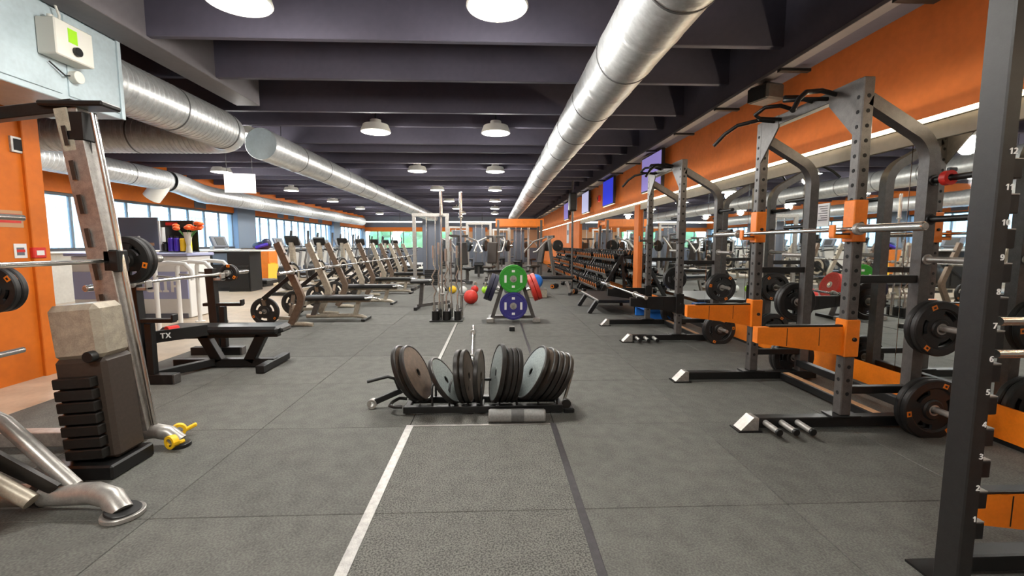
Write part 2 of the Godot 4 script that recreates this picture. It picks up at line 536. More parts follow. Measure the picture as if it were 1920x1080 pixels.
func ceiling_and_lamps() -> void:
	var c := structure("ceiling", "dark painted concrete ceiling with deep cross ribs", "ceiling")
	part(c, "deck", wbox(MB.new(), XL - 0.4, XW + 0.4, DECK, DECK + 0.25, DB - 0.4, DE + 0.4), M.ceiling)
	var ds := [-1.7, -0.75, 0.4, 1.35, 2.5, 3.45, 4.55, 5.6]
	for k in 13:
		ds.append(6.93 + k * 2.1)
		ds.append(7.74 + k * 2.1)
	for d in ds:
		if d < DE - 0.2:
			part(c, "rib", wbox(MB.new(), XL, 2.9, 3.2, DECK + 0.02, d, d + 0.07, 0.006), M.ceiling)
	var lb := structure("beam_left", "dark painted lengthwise beam ending over the left ducts", "beam")
	part(lb, "girder", wbox(MB.new(), -3.58, -3.26, 3.17, DECK + 0.02, DB, 6.6, 0.006), M.ceiling_edge)
	# lamps
	var proto: Node3D = null
	var rows := [[0.03, "platform row", 8], [-1.96, "row next to the platform row", 8], [-4.26, "silver bench row", 8], [-7.05, "window row", 8]]
	var nth := ["behind the viewer", "first in front of the viewer", "second from the viewer", "third from the viewer", "fourth from the viewer", "fifth from the viewer", "sixth from the viewer", "seventh from the viewer", "last before the end wall"]
	for r in rows:
		for k in r[2]:
			var d: float = -0.3 + 4.02 * k
			if r[0] < -4.0 and k < 2: continue
			if r[0] < -4.0: d += 0.35
			var lab := "round LED ceiling lamp, %s, %s" % [nth[k], r[1]]
			var o: Node3D
			if proto == null:
				o = thing("ceiling_lamp", lab, "ceiling lamp", W(r[0], 3.1, d), 0, "round LED ceiling lamps")
				part(o, "housing", MB.new().lathe([Vector2(0.235, 0.0), Vector2(0.245, 0.01), Vector2(0.24, 0.03), Vector2(0.205, 0.12), Vector2(0.1, 0.125), Vector2(0.09, 0.2), Vector2(0, 0.2)], Transform3D(Basis(Vector3(1, 0, 0), Vector3(0, 0, -1), Vector3(0, 1, 0)), Vector3.ZERO), 32), M.white_plastic)
				part(o, "diffuser", MB.new().lathe([Vector2(0, -0.012), Vector2(0.15, -0.01), Vector2(0.233, 0.002), Vector2(0.233, 0.006), Vector2(0, 0.006)], Transform3D(Basis(Vector3(1, 0, 0), Vector3(0, 0, -1), Vector3(0, 1, 0)), Vector3.ZERO), 32), M.lamp_glow)
				part(o, "hanger", MB.new().rod(Vector3(0, 0.2, 0), Vector3(0, DECK - 3.1, 0), 0.012, 8), M.black)
				var bulb := OmniLight3D.new()
				bulb.name = "light"
				bulb.position = Vector3(0, -0.15, 0)
				bulb.light_size = 0.13
				bulb.light_energy = 1.5
				bulb.light_color = Color(1.0, 0.985, 0.96)
				bulb.omni_range = 40.0
				bulb.omni_attenuation = 2.0
				bulb.shadow_enabled = true
				o.add_child(bulb)
				area(Vector3(0, -0.02, 0), Vector2(0.42, 0.42), 5.0, Color(1.0, 0.985, 0.96), Vector3(-90, 0, 0), o)
				proto = o
			else:
				o = dup(proto, W(r[0], 3.1, d), 0, lab)

func ring_profile(r: float, l: float, step: float, rib: float) -> Array:
	var p := []
	var z := 0.0
	while z < l - step * 0.5:
		p.append(Vector2(r, z)); p.append(Vector2(r, z + step * 0.8)); p.append(Vector2(r + rib, z + step * 0.87)); p.append(Vector2(r + rib, z + step * 0.93))
		z += step
	p.append(Vector2(r, l))
	return p

func duct_run(t: Node3D, x: float, y: float, r: float, d0: float, d1: float, sec: float, rib_step: float, rib: float) -> void:
	var d := d0
	var flip := Basis(Vector3(-1, 0, 0), Vector3(0, 1, 0), Vector3(0, 0, -1))
	while d < d1 - 0.4:
		var l := minf(sec, d1 - d)
		var b := MB.new()
		b.lathe(ring_profile(r, l - 0.012, rib_step, rib) if rib > 0 else [Vector2(r, 0), Vector2(r, l - 0.012)], Transform3D(flip, W(x, y, d)), 40)
		part(t, "duct_section", b, M.zinc)
		part(t, "joint_ring", MB.new().lathe([Vector2(r - 0.01, l - 0.014), Vector2(r + 0.007, l - 0.014), Vector2(r + 0.007, l), Vector2(r - 0.01, l)], Transform3D(flip, W(x, y, d)), 40), M.zinc_ring)
		d += l

func ducts() -> void:
	var t := thing("round_duct", "long galvanised round duct hanging over the aisle near the mirror wall", "air duct")
	duct_run(t, 1.17, 2.93, 0.262, -2.0, 29.3, 1.22, 0.61, 0.004)
	for k in 9:
		part(t, "hanger", MB.new().rod(W(1.17, 3.19, 1.1 + k * 3.66), W(1.17, DECK, 1.1 + k * 3.66), 0.006, 6), M.black)
	t = thing("round_duct", "long galvanised round duct with capped end over the silver benches", "air duct")
	duct_run(t, -3.9, 2.925, 0.262, 7.85, 29.3, 1.3, 0.65, 0.004)
	part(t, "end_cap", MB.new().disc(W(-3.9, 2.925, 7.86), Vector3(0, 0, 1), 0.258, 0.012, 36), M.sheet)
	for k in 6:
		part(t, "hanger", MB.new().rod(W(-3.9, 3.18, 8.6 + k * 3.9), W(-3.9, DECK, 8.6 + k * 3.9), 0.006, 6), M.black)
	# short ribbed duct from the air unit, bending to the windows
	t = thing("ribbed_duct", "ribbed galvanised duct from the grey air unit bending towards the windows", "air duct")
	duct_run(t, -3.9, 2.88, 0.262, 4.66, 6.75, 1.05, 0.07, 0.006)
	var pts := []
	for k in 9:
		var a := PI / 2 * k / 8
		pts.append(W(-4.25 + 0.35 * cos(a), 2.88, 6.75 + 0.35 * sin(a)))
	part(t, "elbow", MB.new().tube(pts, 0.262, 40, false), M.zinc)
	var turn := Basis(Vector3(0, 0, 1), Vector3(0, 1, 0), Vector3(-1, 0, 0))
	part(t, "duct_section", MB.new().lathe(ring_profile(0.262, 2.9, 0.07, 0.006), Transform3D(turn, W(-4.25, 2.88, 7.1)), 40), M.zinc)
	part(t, "joint_ring", MB.new().lathe([Vector2(0.25, 0), Vector2(0.27, 0), Vector2(0.27, 0.02), Vector2(0.25, 0.02)], Transform3D(turn, W(-5.3, 2.88, 7.1)), 40), M.zinc_ring)
	# duct along the windows, stepping down
	t = thing("round_duct", "galvanised round duct running along the window wall", "air duct")
	duct_run(t, -8.4, 2.87, 0.25, 4.8, 12.2, 1.2, 0.09, 0.005)
	part(t, "step_elbow", MB.new().tube([W(-8.4, 2.87, 12.1), W(-8.4, 2.86, 12.4), W(-8.4, 2.78, 12.9), W(-8.4, 2.7, 13.4), W(-8.4, 2.69, 13.7)], 0.262, 32, false), M.zinc)
	duct_run(t, -8.4, 2.69, 0.25, 13.7, 29.1, 1.4, 0.14, 0.004)
	part(t, "branch_spigot", MB.new().tube([W(-8.4, 2.8, 11.9), W(-8.55, 2.6, 11.9), W(-8.7, 2.42, 11.9)], 0.2, 28), M.white_plastic)
	# grey air unit
	t = thing("air_handling_unit", "big grey sheet metal air unit hanging above the orange partition", "air unit")
	part(t, "casing", wbox(MB.new(), -4.26, -3.6, 2.45, 3.19, 1.2, 4.62, 0.006), M.sheet)
	part(t, "cover_panel", wbox(MB.new(), -3.605, -3.588, 2.50, 3.16, 4.08, 4.6, 0.003), M.sheet)
	part(t, "cover_panel", wbox(MB.new(), -3.605, -3.588, 2.50, 3.16, 2.6, 4.02, 0.003), M.sheet)
	part(t, "seam_flange", wbox(MB.new(), -3.60, -3.575, 2.45, 3.19, 4.60, 4.64, 0.002), M.sheet)
	t = thing("switch_box", "white isolator box with lime sticker and black knob on the air unit", "switch box", W(-3.588, 2.9, 4.0))
	part(t, "box", wbox(MB.new(), 0, 0.15, -0.15, 0.13, -0.17, 0.17, 0.008), M.white_plastic)
	part(t, "sticker", wbox(MB.new(), 0.15, 0.153, -0.02, 0.09, -0.06, 0.02), M.lime)
	part(t, "knob", MB.new().disc(Vector3(0.165, -0.075, 0.0), Vector3(1, 0, 0), 0.035, 0.03, 20), M.black)
	part(t, "cable", MB.new().tube([Vector3(0.05, 0.13, 0.02), Vector3(0.06, 0.2, 0.02), Vector3(0.04, 0.34, 0.05), Vector3(0.02, 0.6, 0.1)], 0.009, 8), M.white_plastic)
	part(t, "cable_gland", MB.new().rod(Vector3(0.06, 0.13, 0.1), Vector3(0.06, 0.17, 0.1), 0.02), M.white_plastic)
	t = thing("pressure_sensor", "small round white sensor on the air unit under the switch box", "sensor", W(-3.588, 2.665, 4.12))
	part(t, "body", MB.new().disc(Vector3(0.03, 0, 0), Vector3(1, 0, 0), 0.05, 0.06, 20), M.white_plastic)
	part(t, "lead", MB.new().tube([Vector3(0.02, 0.0, 0.04), Vector3(0.03, -0.02, 0.1), Vector3(0.02, 0.05, 0.22)], 0.006, 6), M.black)
	t = thing("hanging_board", "blank white board hanging from the ceiling near the window duct", "board", W(-4.9, 2.42, 9.0), 12)
	part(t, "panel", MB.new().box(Vector3.ZERO, Vector3(0.54, 0.37, 0.03), Basis(), 0.004), M.white)
	for s in [-0.22, 0.22]:
		part(t, "wire", MB.new().rod(Vector3(s, 0.18, 0), Vector3(s, DECK - 2.42, 0), 0.004, 6), M.black)

func window_wall() -> void:
	var w := structure("wall_left", "window wall with orange band above the glass", "wall")
	part(w, "lower_wall", wbox(MB.new(), XL - 0.25, XL, -0.2, 1.1, DB, DE), M.plaster)
	part(w, "orange_band", wbox(MB.new(), XL - 0.25, XL, 2.35, DECK, DB, DE), M.orange_deep)
	part(w, "blind_wall", wbox(MB.new(), XL - 0.25, XL, 1.1, 2.35, DB, 9.55), M.orange_deep)
	var bays := [[9.55, 16.4, 9, 1], [17.6, 26.0, 12, 2], [27.0, 32.0, 7, 3]]
	part(w, "pier", wbox(MB.new(), XL - 0.25, XL + 0.12, 1.1, 2.55, 16.4, 17.6, 0.01), M.column_blue)
	part(w, "pier", wbox(MB.new(), XL - 0.25, XL + 0.12, 1.1, 2.55, 26.0, 27.0, 0.01), M.column_blue)
	part(w, "pier", wbox(MB.new(), XL - 0.25, XL + 0.02, 1.1, 2.35, 32.0, DE, 0.01), M.column_blue)
	var k := 0
	for d in [14.3, 19.6, 20.6, 22.3, 24.0]:
		part(w, "band_panel", wbox(MB.new(), XL - 0.01, XL + 0.012, 2.37, 2.62, d, d + 0.55, 0.002), M.slate if k % 2 == 0 else M.column_blue)
		k += 1
	for b in bays:
		var win := structure("window_%d" % b[3], "ribbon window with dark mullions, bay %s from the partition" % ["first", "second", "third"][b[3] - 1], "window")
		var step: float = (b[1] - b[0]) / b[2]
		for i in b[2] + 1:
			part(win, "mullion", wbox(MB.new(), XL - 0.13, XL - 0.07, 1.1, 2.35, b[0] + i * step - 0.025, b[0] + i * step + 0.025, 0.003), M.mullion)
		for i in b[2]:
			part(win, "pane", wbox(MB.new(), XL - 0.105, XL - 0.095, 1.16, 2.3, b[0] + i * step + 0.03, b[0] + (i + 1) * step - 0.03), M.glass)
		part(win, "frame_top", wbox(MB.new(), XL - 0.16, XL - 0.04, 2.29, 2.36, b[0], b[1], 0.003), M.frame_dark)
		part(win, "frame_bottom", wbox(MB.new(), XL - 0.16, XL - 0.04, 1.09, 1.17, b[0], b[1], 0.003), M.frame_dark)
		part(win, "sill", wbox(MB.new(), XL - 0.1, XL + 0.14, 1.06, 1.095, b[0] - 0.05, b[1] + 0.05, 0.004), M.white)
	# outside
	var o := structure("ground_outside", "pale paved ground outside the windows", "ground")
	part(o, "paving", wbox(MB.new(), -40, XL - 0.25, -0.3, -0.05, -20, 60), M.ground)
	var fa := thing("facade", "pale building front across the yard beyond the windows", "building", W(-17, 0, 18))
	part(fa, "wall", wbox(MB.new(), -1, 0, -0.1, 7.0, -34, 30), M.facade)
	for i in 14:
		part(fa, "pilaster", wbox(MB.new(), 0, 0.15, -0.1, 7.0, -32 + i * 4.3, -31.4 + i * 4.3), M.white)
		part(fa, "window", wbox(MB.new(), 0, 0.04, 1.2, 2.6, -30.4 + i * 4.3, -28.6 + i * 4.3), M.facade_glass)
	var fe := thing("yard_fence", "thin barred white fence just outside the windows", "fence", W(-11.2, 0, 0))
	part(fe, "rail", wbox(MB.new(), -0.03, 0.03, 2.2, 2.26, 4, 34), M.white)
	part(fe, "rail", wbox(MB.new(), -0.03, 0.03, 0.3, 0.36, 4, 34), M.white)
	var bars := MB.new()
	for i in 150:
		wbox(bars, -0.015, 0.015, -0.05, 2.4, 4 + i * 0.2, 4.03 + i * 0.2)
	part(fe, "bars", bars, M.white).set_meta("kind", "stuff")

func far_end() -> void:
	var w := structure("wall_end", "far end wall with a green lit window under an orange band", "wall")
	part(w, "upper_wall", wbox(MB.new(), XL, XW + 0.3, 2.3, DECK, DE, DE + 0.25), M.slate)
	part(w, "lower_wall", wbox(MB.new(), XL, XW + 0.3, -0.2, 1.0, DE, DE + 0.25), M.slate)
	part(w, "side_wall", wbox(MB.new(), -2.9, XW + 0.3, 1.0, 2.3, DE, DE + 0.25), M.tan)
	part(w, "orange_band", wbox(MB.new(), XL, -0.5, 2.15, 2.45, DE - 0.02, DE + 0.05), M.orange_deep)
	var win := structure("window_4", "window in the far end wall with green trees behind", "window")
	for i in 8:
		part(win, "mullion", wbox(MB.new(), XL + i * 0.9 - 0.03, XL + i * 0.9 + 0.03, 1.0, 2.2, DE, DE + 0.1), M.frame_dark)
		if i < 7: part(win, "pane", wbox(MB.new(), XL + i * 0.9 + 0.03, XL + (i + 1) * 0.9 - 0.03, 1.0, 2.2, DE + 0.04, DE + 0.05), M.glass)
	for i in 5:
		var tr := thing("garden_tree", "leafy green tree behind the end window, %s along the glass" % ["first", "second", "third", "fourth", "fifth"][i], "tree", W(-8.6 + i * 1.6, 0, 35.5 + (i % 2) * 2.6), 0, "trees behind the end window")
		part(tr, "trunk", MB.new().rod(Vector3(0, -0.1, 0), Vector3(0.05, 1.2, 0), 0.09, 8), M.tan)
		var cr := MB.new()
		var rng := RandomNumberGenerator.new()
		rng.seed = 100 + i
		for j in 9:
			cr.ball(Vector3(rng.randf_range(-0.6, 0.6), rng.randf_range(1.0, 2.6), rng.randf_range(-0.4, 0.4)), Vector3.ONE * rng.randf_range(0.35, 0.6), 8, 6)
		part(tr, "crown", cr, M.green_leaf)
	for q in [[-6.2, "left"], [-0.8, "right"]]:
		var l := thing("tube_light", "long white strip lamp near the far wall, %s one of the two" % q[1], "strip lamp", W(q[0], 2.72, 30.0), 0, "far strip lamps")
		part(l, "diffuser", MB.new().box(Vector3.ZERO, Vector3(4.4, 0.07, 0.12), Basis(), 0.01), M.lamp_glow)
		part(l, "bracket", MB.new().box(Vector3(0, 0.5, 0), Vector3(0.04, 0.96, 0.04)), M.black)
		area(Vector3(0, -0.05, 0), Vector2(4.3, 0.1), 5.0, Color(1, 0.99, 0.97), Vector3(-90, 0, 0), l)

# ------------------------------------------------------------------ weights
var protos := {}

func place(key: String, maker: Callable, at: Vector3, bas: Basis, label: String, group := "") -> Node3D:
	var o: Node3D
	if protos.has(key):
		o = dup(protos[key], at, 0, label, group)
		if not group and o.has_meta("group"): o.remove_meta("group")
	else:
		o = maker.call()
		protos[key] = o
		tag(o, label, o.get_meta("category"), group)
	o.transform = Transform3D(bas, at)
	return o

# black rubber plate with three hand openings, face towards +z
func make_grip_plate(r: float, t: float) -> Node3D:
	var o := thing("grip_plate", "", "weight plate")
	var b := MB.new()
	b.lathe([Vector2(0.70 * r, -t * 0.3), Vector2(0.74 * r, -t / 2), Vector2(0.96 * r, -t / 2), Vector2(r, -t * 0.3), Vector2(r, t * 0.3), Vector2(0.96 * r, t / 2), Vector2(0.74 * r, t / 2), Vector2(0.70 * r, t * 0.3)], Transform3D(), 40, true)
	b.lathe([Vector2(0.03, -t / 2), Vector2(0.3 * r, -t / 2), Vector2(0.34 * r, -t * 0.3), Vector2(0.34 * r, t * 0.3), Vector2(0.3 * r, t / 2), Vector2(0.03, t / 2)], Transform3D(), 32, true)
	for k in 36:
		var a0 := TAU * k / 36.0
		var a1 := TAU * (k + 1) / 36.0
		var open := fmod(float(k), 12.0) < 5.0
		if open:
			b.sector(0.33 * r, 0.50 * r, -t * 0.22, t * 0.22, a0, a1, false)
			b.sector(0.66 * r, 0.72 * r, -t * 0.22, t * 0.22, a0, a1, false)
		else:
			b.sector(0.33 * r, 0.72 * r, -t * 0.22, t * 0.22, a0, a1, fmod(float(k), 12.0) == 5.0 or fmod(float(k), 12.0) == 11.0)
	part(o, "body", b, M.rubber_plate)
	part(o, "hub_ring", MB.new().lathe([Vector2(0.026, -t * 0.52), Vector2(0.036, -t * 0.52), Vector2(0.036, t * 0.54), Vector2(0.026, t * 0.54)], Transform3D(), 24, true), M.steel)
	for k in 3:
		var a := TAU * (k * 12 + 8.5) / 36.0
		var c := Vector3(cos(a), sin(a), 0) * 0.84 * r + Vector3(0, 0, t * 0.5)
		var bas := Basis(Vector3(0, 0, 1), a)
		var em := part(o, "emblem", MB.new().box(c, Vector3(0.03, 0.036, 0.003), bas, 0.001), M.orange_steel)
		part(em, "emblem_centre", MB.new().box(c + Vector3(0, 0, 0.001), Vector3(0.012, 0.016, 0.003), bas), M.rubber_plate)
	return o

func make_iron_plate(r: float, t: float, face: Material) -> Node3D:
	var o := thing("iron_plate", "", "weight plate")
	part(o, "body", MB.new().lathe([Vector2(0.026, -t / 2), Vector2(0.26 * r, -t / 2), Vector2(0.28 * r, -t * 0.3), Vector2(0.86 * r, -t * 0.3), Vector2(0.88 * r, -t / 2), Vector2(0.97 * r, -t / 2), Vector2(r, -t * 0.35), Vector2(r, t * 0.35), Vector2(0.97 * r, t / 2), Vector2(0.93 * r, t / 2), Vector2(0.91 * r, t * 0.36), Vector2(0.026, t * 0.36)], Transform3D(), 48, true), M.iron_dark)
	part(o, "face", MB.new().lathe([Vector2(0.03, t * 0.36), Vector2(0.91 * r, t * 0.36), Vector2(0.91 * r, t * 0.40), Vector2(0.2 * r, t * 0.40), Vector2(0.18 * r, t * 0.46), Vector2(0.03, t * 0.46)], Transform3D(), 48, true), face)
	return o

func make_bumper(r: float, t: float, m: Material, marks: bool) -> Node3D:
	var o := thing("bumper_plate", "", "weight plate")
	part(o, "body", MB.new().lathe([Vector2(0.04, -t * 0.42), Vector2(0.8 * r, -t * 0.42), Vector2(0.84 * r, -t / 2), Vector2(0.97 * r, -t / 2), Vector2(r, -t * 0.42), Vector2(r, t * 0.42), Vector2(0.97 * r, t / 2), Vector2(0.84 * r, t / 2), Vector2(0.8 * r, t * 0.42), Vector2(0.04, t * 0.42)], Transform3D(), 24, true), m)
	part(o, "hub_ring", MB.new().lathe([Vector2(0.026, -t * 0.45), Vector2(0.055, -t * 0.45), Vector2(0.055, t * 0.47), Vector2(0.026, t * 0.47)], Transform3D(), 24, true), M.steel)
	if marks:
		for s in [-1, 1]:
			part(o, "lettering", MB.new().box(Vector3(s * 0.56 * r, 0, t * 0.43), Vector3(0.035, 0.12, 0.004)), M.white)
			part(o, "lettering", MB.new().box(Vector3(0, s * 0.55 * r, t * 0.43), Vector3(0.05, 0.035, 0.004)), M.white)
	return o

func make_barbell(l: float, sleeve: float) -> Node3D:
	var o := thing("barbell", "", "barbell")
	var h := l / 2
	part(o, "shaft", MB.new().rod(Vector3(0, 0, -h + sleeve), Vector3(0, 0, h - sleeve), 0.0145, 14), M.chrome)
	for s in [-1, 1]:
		var sl := part(o, "sleeve", MB.new().lathe([Vector2(0, 0), Vector2(0.021, 0), Vector2(0.025, 0.006), Vector2(0.025, sleeve)], Transform3D(Basis(Vector3(0, 1, 0), 0.0 if s < 0 else PI), Vector3(0, 0, s * h)), 18), M.chrome)
		part(sl, "end_cap", MB.new().disc(Vector3(0, 0, s * (h + 0.001)), Vector3(0, 0, 1), 0.017, 0.006, 16, 0.001), M.steel)
		part(o, "collar", MB.new().disc(Vector3(0, 0, s * (h - sleeve)), Vector3(0, 0, 1), 0.038, 0.03, 20), M.steel)
	return o

# ------------------------------------------------------------------ squat racks
func squat_rack(label: String, mid: float, arm_m: Material, arm_y: float, cup_m: Material, spread := 0.54, caps := true) -> Node3D:
	var o := thing("squat_rack", label, "squat rack", W(2.36, 0, mid), 0, "half racks along the mirror")
	for s in [1, -1]:
		var z: float = s * spread
		# floor foot
		var ft := part(o, "base_foot", MB.new().bar(Vector3(-0.62, 0.055, z), Vector3(0.6, 0.055, z), 0.075, 0.07, Vector3(0, 0, 1), 0.006), M.black)
		if caps: part(ft, "foot_cap", MB.new().extrude(PackedVector2Array([Vector2(-0.73, 0.0), Vector2(-0.60, 0.0), Vector2(-0.60, 0.095), Vector2(-0.635, 0.098)]), Transform3D(Basis(), Vector3(0, 0, z)), 0.095), M.steel)
		part(ft, "foot_plate", MB.new().box(Vector3(-0.66, 0.005, z), Vector3(0.16, 0.01, 0.12)), M.black)
		part(o, "mounting_plate", MB.new().box(Vector3(0.0, 0.095, z), Vector3(0.2, 0.012, 0.11), Basis(), 0.002), M.black)
		# front post with hole rows
		var fp := part(o, "front_post", MB.new().box(Vector3(0, 1.2, z), Vector3(0.075, 2.2, 0.075), Basis(), 0.006), M.charcoal)
		var hb := MB.new()
		for k in 22:
			hb.disc(Vector3(-0.0378, 0.25 + k * 0.092, z), Vector3(1, 0, 0), 0.013, 0.002, 12, 0.0005)
			hb.disc(Vector3(0, 0.25 + k * 0.092, z + 0.0378), Vector3(0, 0, 1), 0.013, 0.002, 12, 0.0005)
		part(fp, "peg_holes", hb, M.hole)
		# rear post bending forward into the top
		var pts := [Vector3(0.47, 0.09, z), Vector3(0.47, 1.78, z)]
		for k in range(1, 9):
			var a := PI * 0.355 * k / 8.0
			pts.append(Vector3(0.47 - 0.22 * (1.0 - cos(a)), 1.78 + 0.22 * sin(a), z))
		pts.append(Vector3(0.02, 2.165, z))
		part(o, "rear_post", MB.new().sweep(pts, 0.075, 0.075, Vector3(0, 0, 1)), M.charcoal)
		for q in [[0.30, 0.45], [1.05, 0.45]]:
			part(o, "tie_bar", MB.new().bar(Vector3(0.0, q[0] - 0.03, z), Vector3(0.45, q[0] - 0.03, z), 0.05, 0.05), M.black)
		# gusset at the top corner
		part(o, "gusset", MB.new().extrude(PackedVector2Array([Vector2(0, 2.3), Vector2(-0.26, 2.3), Vector2(-0.26, 2.2), Vector2(0, 1.92)]) if s > 0 else PackedVector2Array([Vector2(0, 2.3), Vector2(0.26, 2.3), Vector2(0.26, 2.2), Vector2(0, 1.92)]), Transform3D(Basis(Vector3(0, 0, 1), Vector3(0, 1, 0), Vector3(-1, 0, 0)), Vector3(-0.03, 0, z)), 0.012), M.charcoal)
		# j hook
		var jc := part(o, "bar_hook", MB.new().box(Vector3(-0.002, 1.40, z), Vector3(0.092, 0.27, 0.094), Basis(), 0.005).box(Vector3(-0.095, 1.30, z), Vector3(0.115, 0.025, 0.05), Basis(), 0.003).box(Vector3(-0.15, 1.335, z), Vector3(0.014, 0.08, 0.05), Basis(), 0.003), cup_m)
		part(jc, "hook_liner", MB.new().box(Vector3(-0.095, 1.316, z), Vector3(0.10, 0.008, 0.052)), M.black)
		part(jc, "index_pin", MB.new().disc(Vector3(0.0, 1.38, z + 0.05), Vector3(0, 0, 1), 0.014, 0.02, 12), M.black)
		# safety arm
		var ar := part(o, "safety_arm", MB.new().extrude(PackedVector2Array([Vector2(-0.63, arm_y), Vector2(0.0, arm_y), Vector2(0.0, arm_y - 0.2), Vector2(-0.22, arm_y - 0.16), Vector2(-0.63, arm_y - 0.105)]), Transform3D(Basis(), Vector3(0, 0, z)), 0.055), arm_m)
		part(ar, "arm_pad", MB.new().box(Vector3(-0.28, arm_y + 0.006, z), Vector3(0.54, 0.014, 0.045), Basis(), 0.003), M.black)
		part(ar, "arm_sleeve", MB.new().box(Vector3(0.0, arm_y - 0.075, z), Vector3(0.1, 0.25, 0.1), Basis(), 0.006), arm_m)
		part(ar, "arm_knob", MB.new().disc(Vector3(0.01, arm_y - 0.08, z + 0.055), Vector3(0, 0, 1), 0.014, 0.016, 12), M.black)
		for x in [-0.43, -0.21]:
			part(ar, "arm_seam", MB.new().box(Vector3(x, arm_y - 0.065, z + 0.028), Vector3(0.004, 0.12, 0.002)), M.hole)
		# storage pegs
		for y in [0.19, 0.72, 1.15, 1.41, 1.66]:
			part(o, "storage_peg", MB.new().rod(Vector3(0.47, y, z), Vector3(0.47, y, z + s * 0.34), 0.02, 14).disc(Vector3(0.47, y, z + s * 0.045), Vector3(0, 0, 1), 0.035, 0.012, 16), M.black if y > 1.2 else M.steel)
	# front band pegs on the near foot
	for x in [-0.55, -0.44, -0.33]:
		var bp := part(o, "band_peg", MB.new().rod(Vector3(x, 0.06, spread + 0.03), Vector3(x, 0.055, spread + 0.18), 0.02, 14), M.strip_light)
		part(bp, "peg_cap", MB.new().disc(Vector3(x, 0.055, spread + 0.185), Vector3(0, 0, 1), 0.023, 0.02, 14), M.black)
	part(o, "top_beam", MB.new().bar(Vector3(0, 2.262, -spread), Vector3(0, 2.262, spread), 0.065, 0.075, Vector3(1, 0, 0)), M.charcoal)
	part(o, "rear_beam", MB.new().bar(Vector3(0.45, 0.16, -spread), Vector3(0.45, 0.16, spread), 0.06, 0.06, Vector3(1, 0, 0)), M.black)
	part(o, "base_beam", MB.new().bar(Vector3(0.3, 0.05, -spread), Vector3(0.3, 0.05, spread), 0.09, 0.06, Vector3(1, 0, 0)), M.black)
	part(o, "base_stripe", MB.new().box(Vector3(0.3, 0.082, 0), Vector3(0.05, 0.004, 2 * spread - 0.1)), M.tan)
	# pull-up grips reaching out over the aisle
	for s in [-1, 1]:
		part(o, "wide_grip", MB.new().tube([Vector3(0, 2.26, s * 0.33), Vector3(-0.15, 2.28, s * 0.36), Vector3(-0.3, 2.25, s * 0.42), Vector3(-0.38, 2.19, s * 0.47), Vector3(-0.45, 2.1, s * 0.52)], 0.016, 10), M.black)
		part(o, "narrow_grip", MB.new().tube([Vector3(0, 2.28, s * 0.10), Vector3(-0.14, 2.32, s * 0.10), Vector3(-0.25, 2.31, s * 0.12), Vector3(-0.29, 2.27, s * 0.18), Vector3(-0.22, 2.26, s * 0.24), Vector3(0, 2.26, s * 0.26)], 0.015, 10), M.black)
	return o

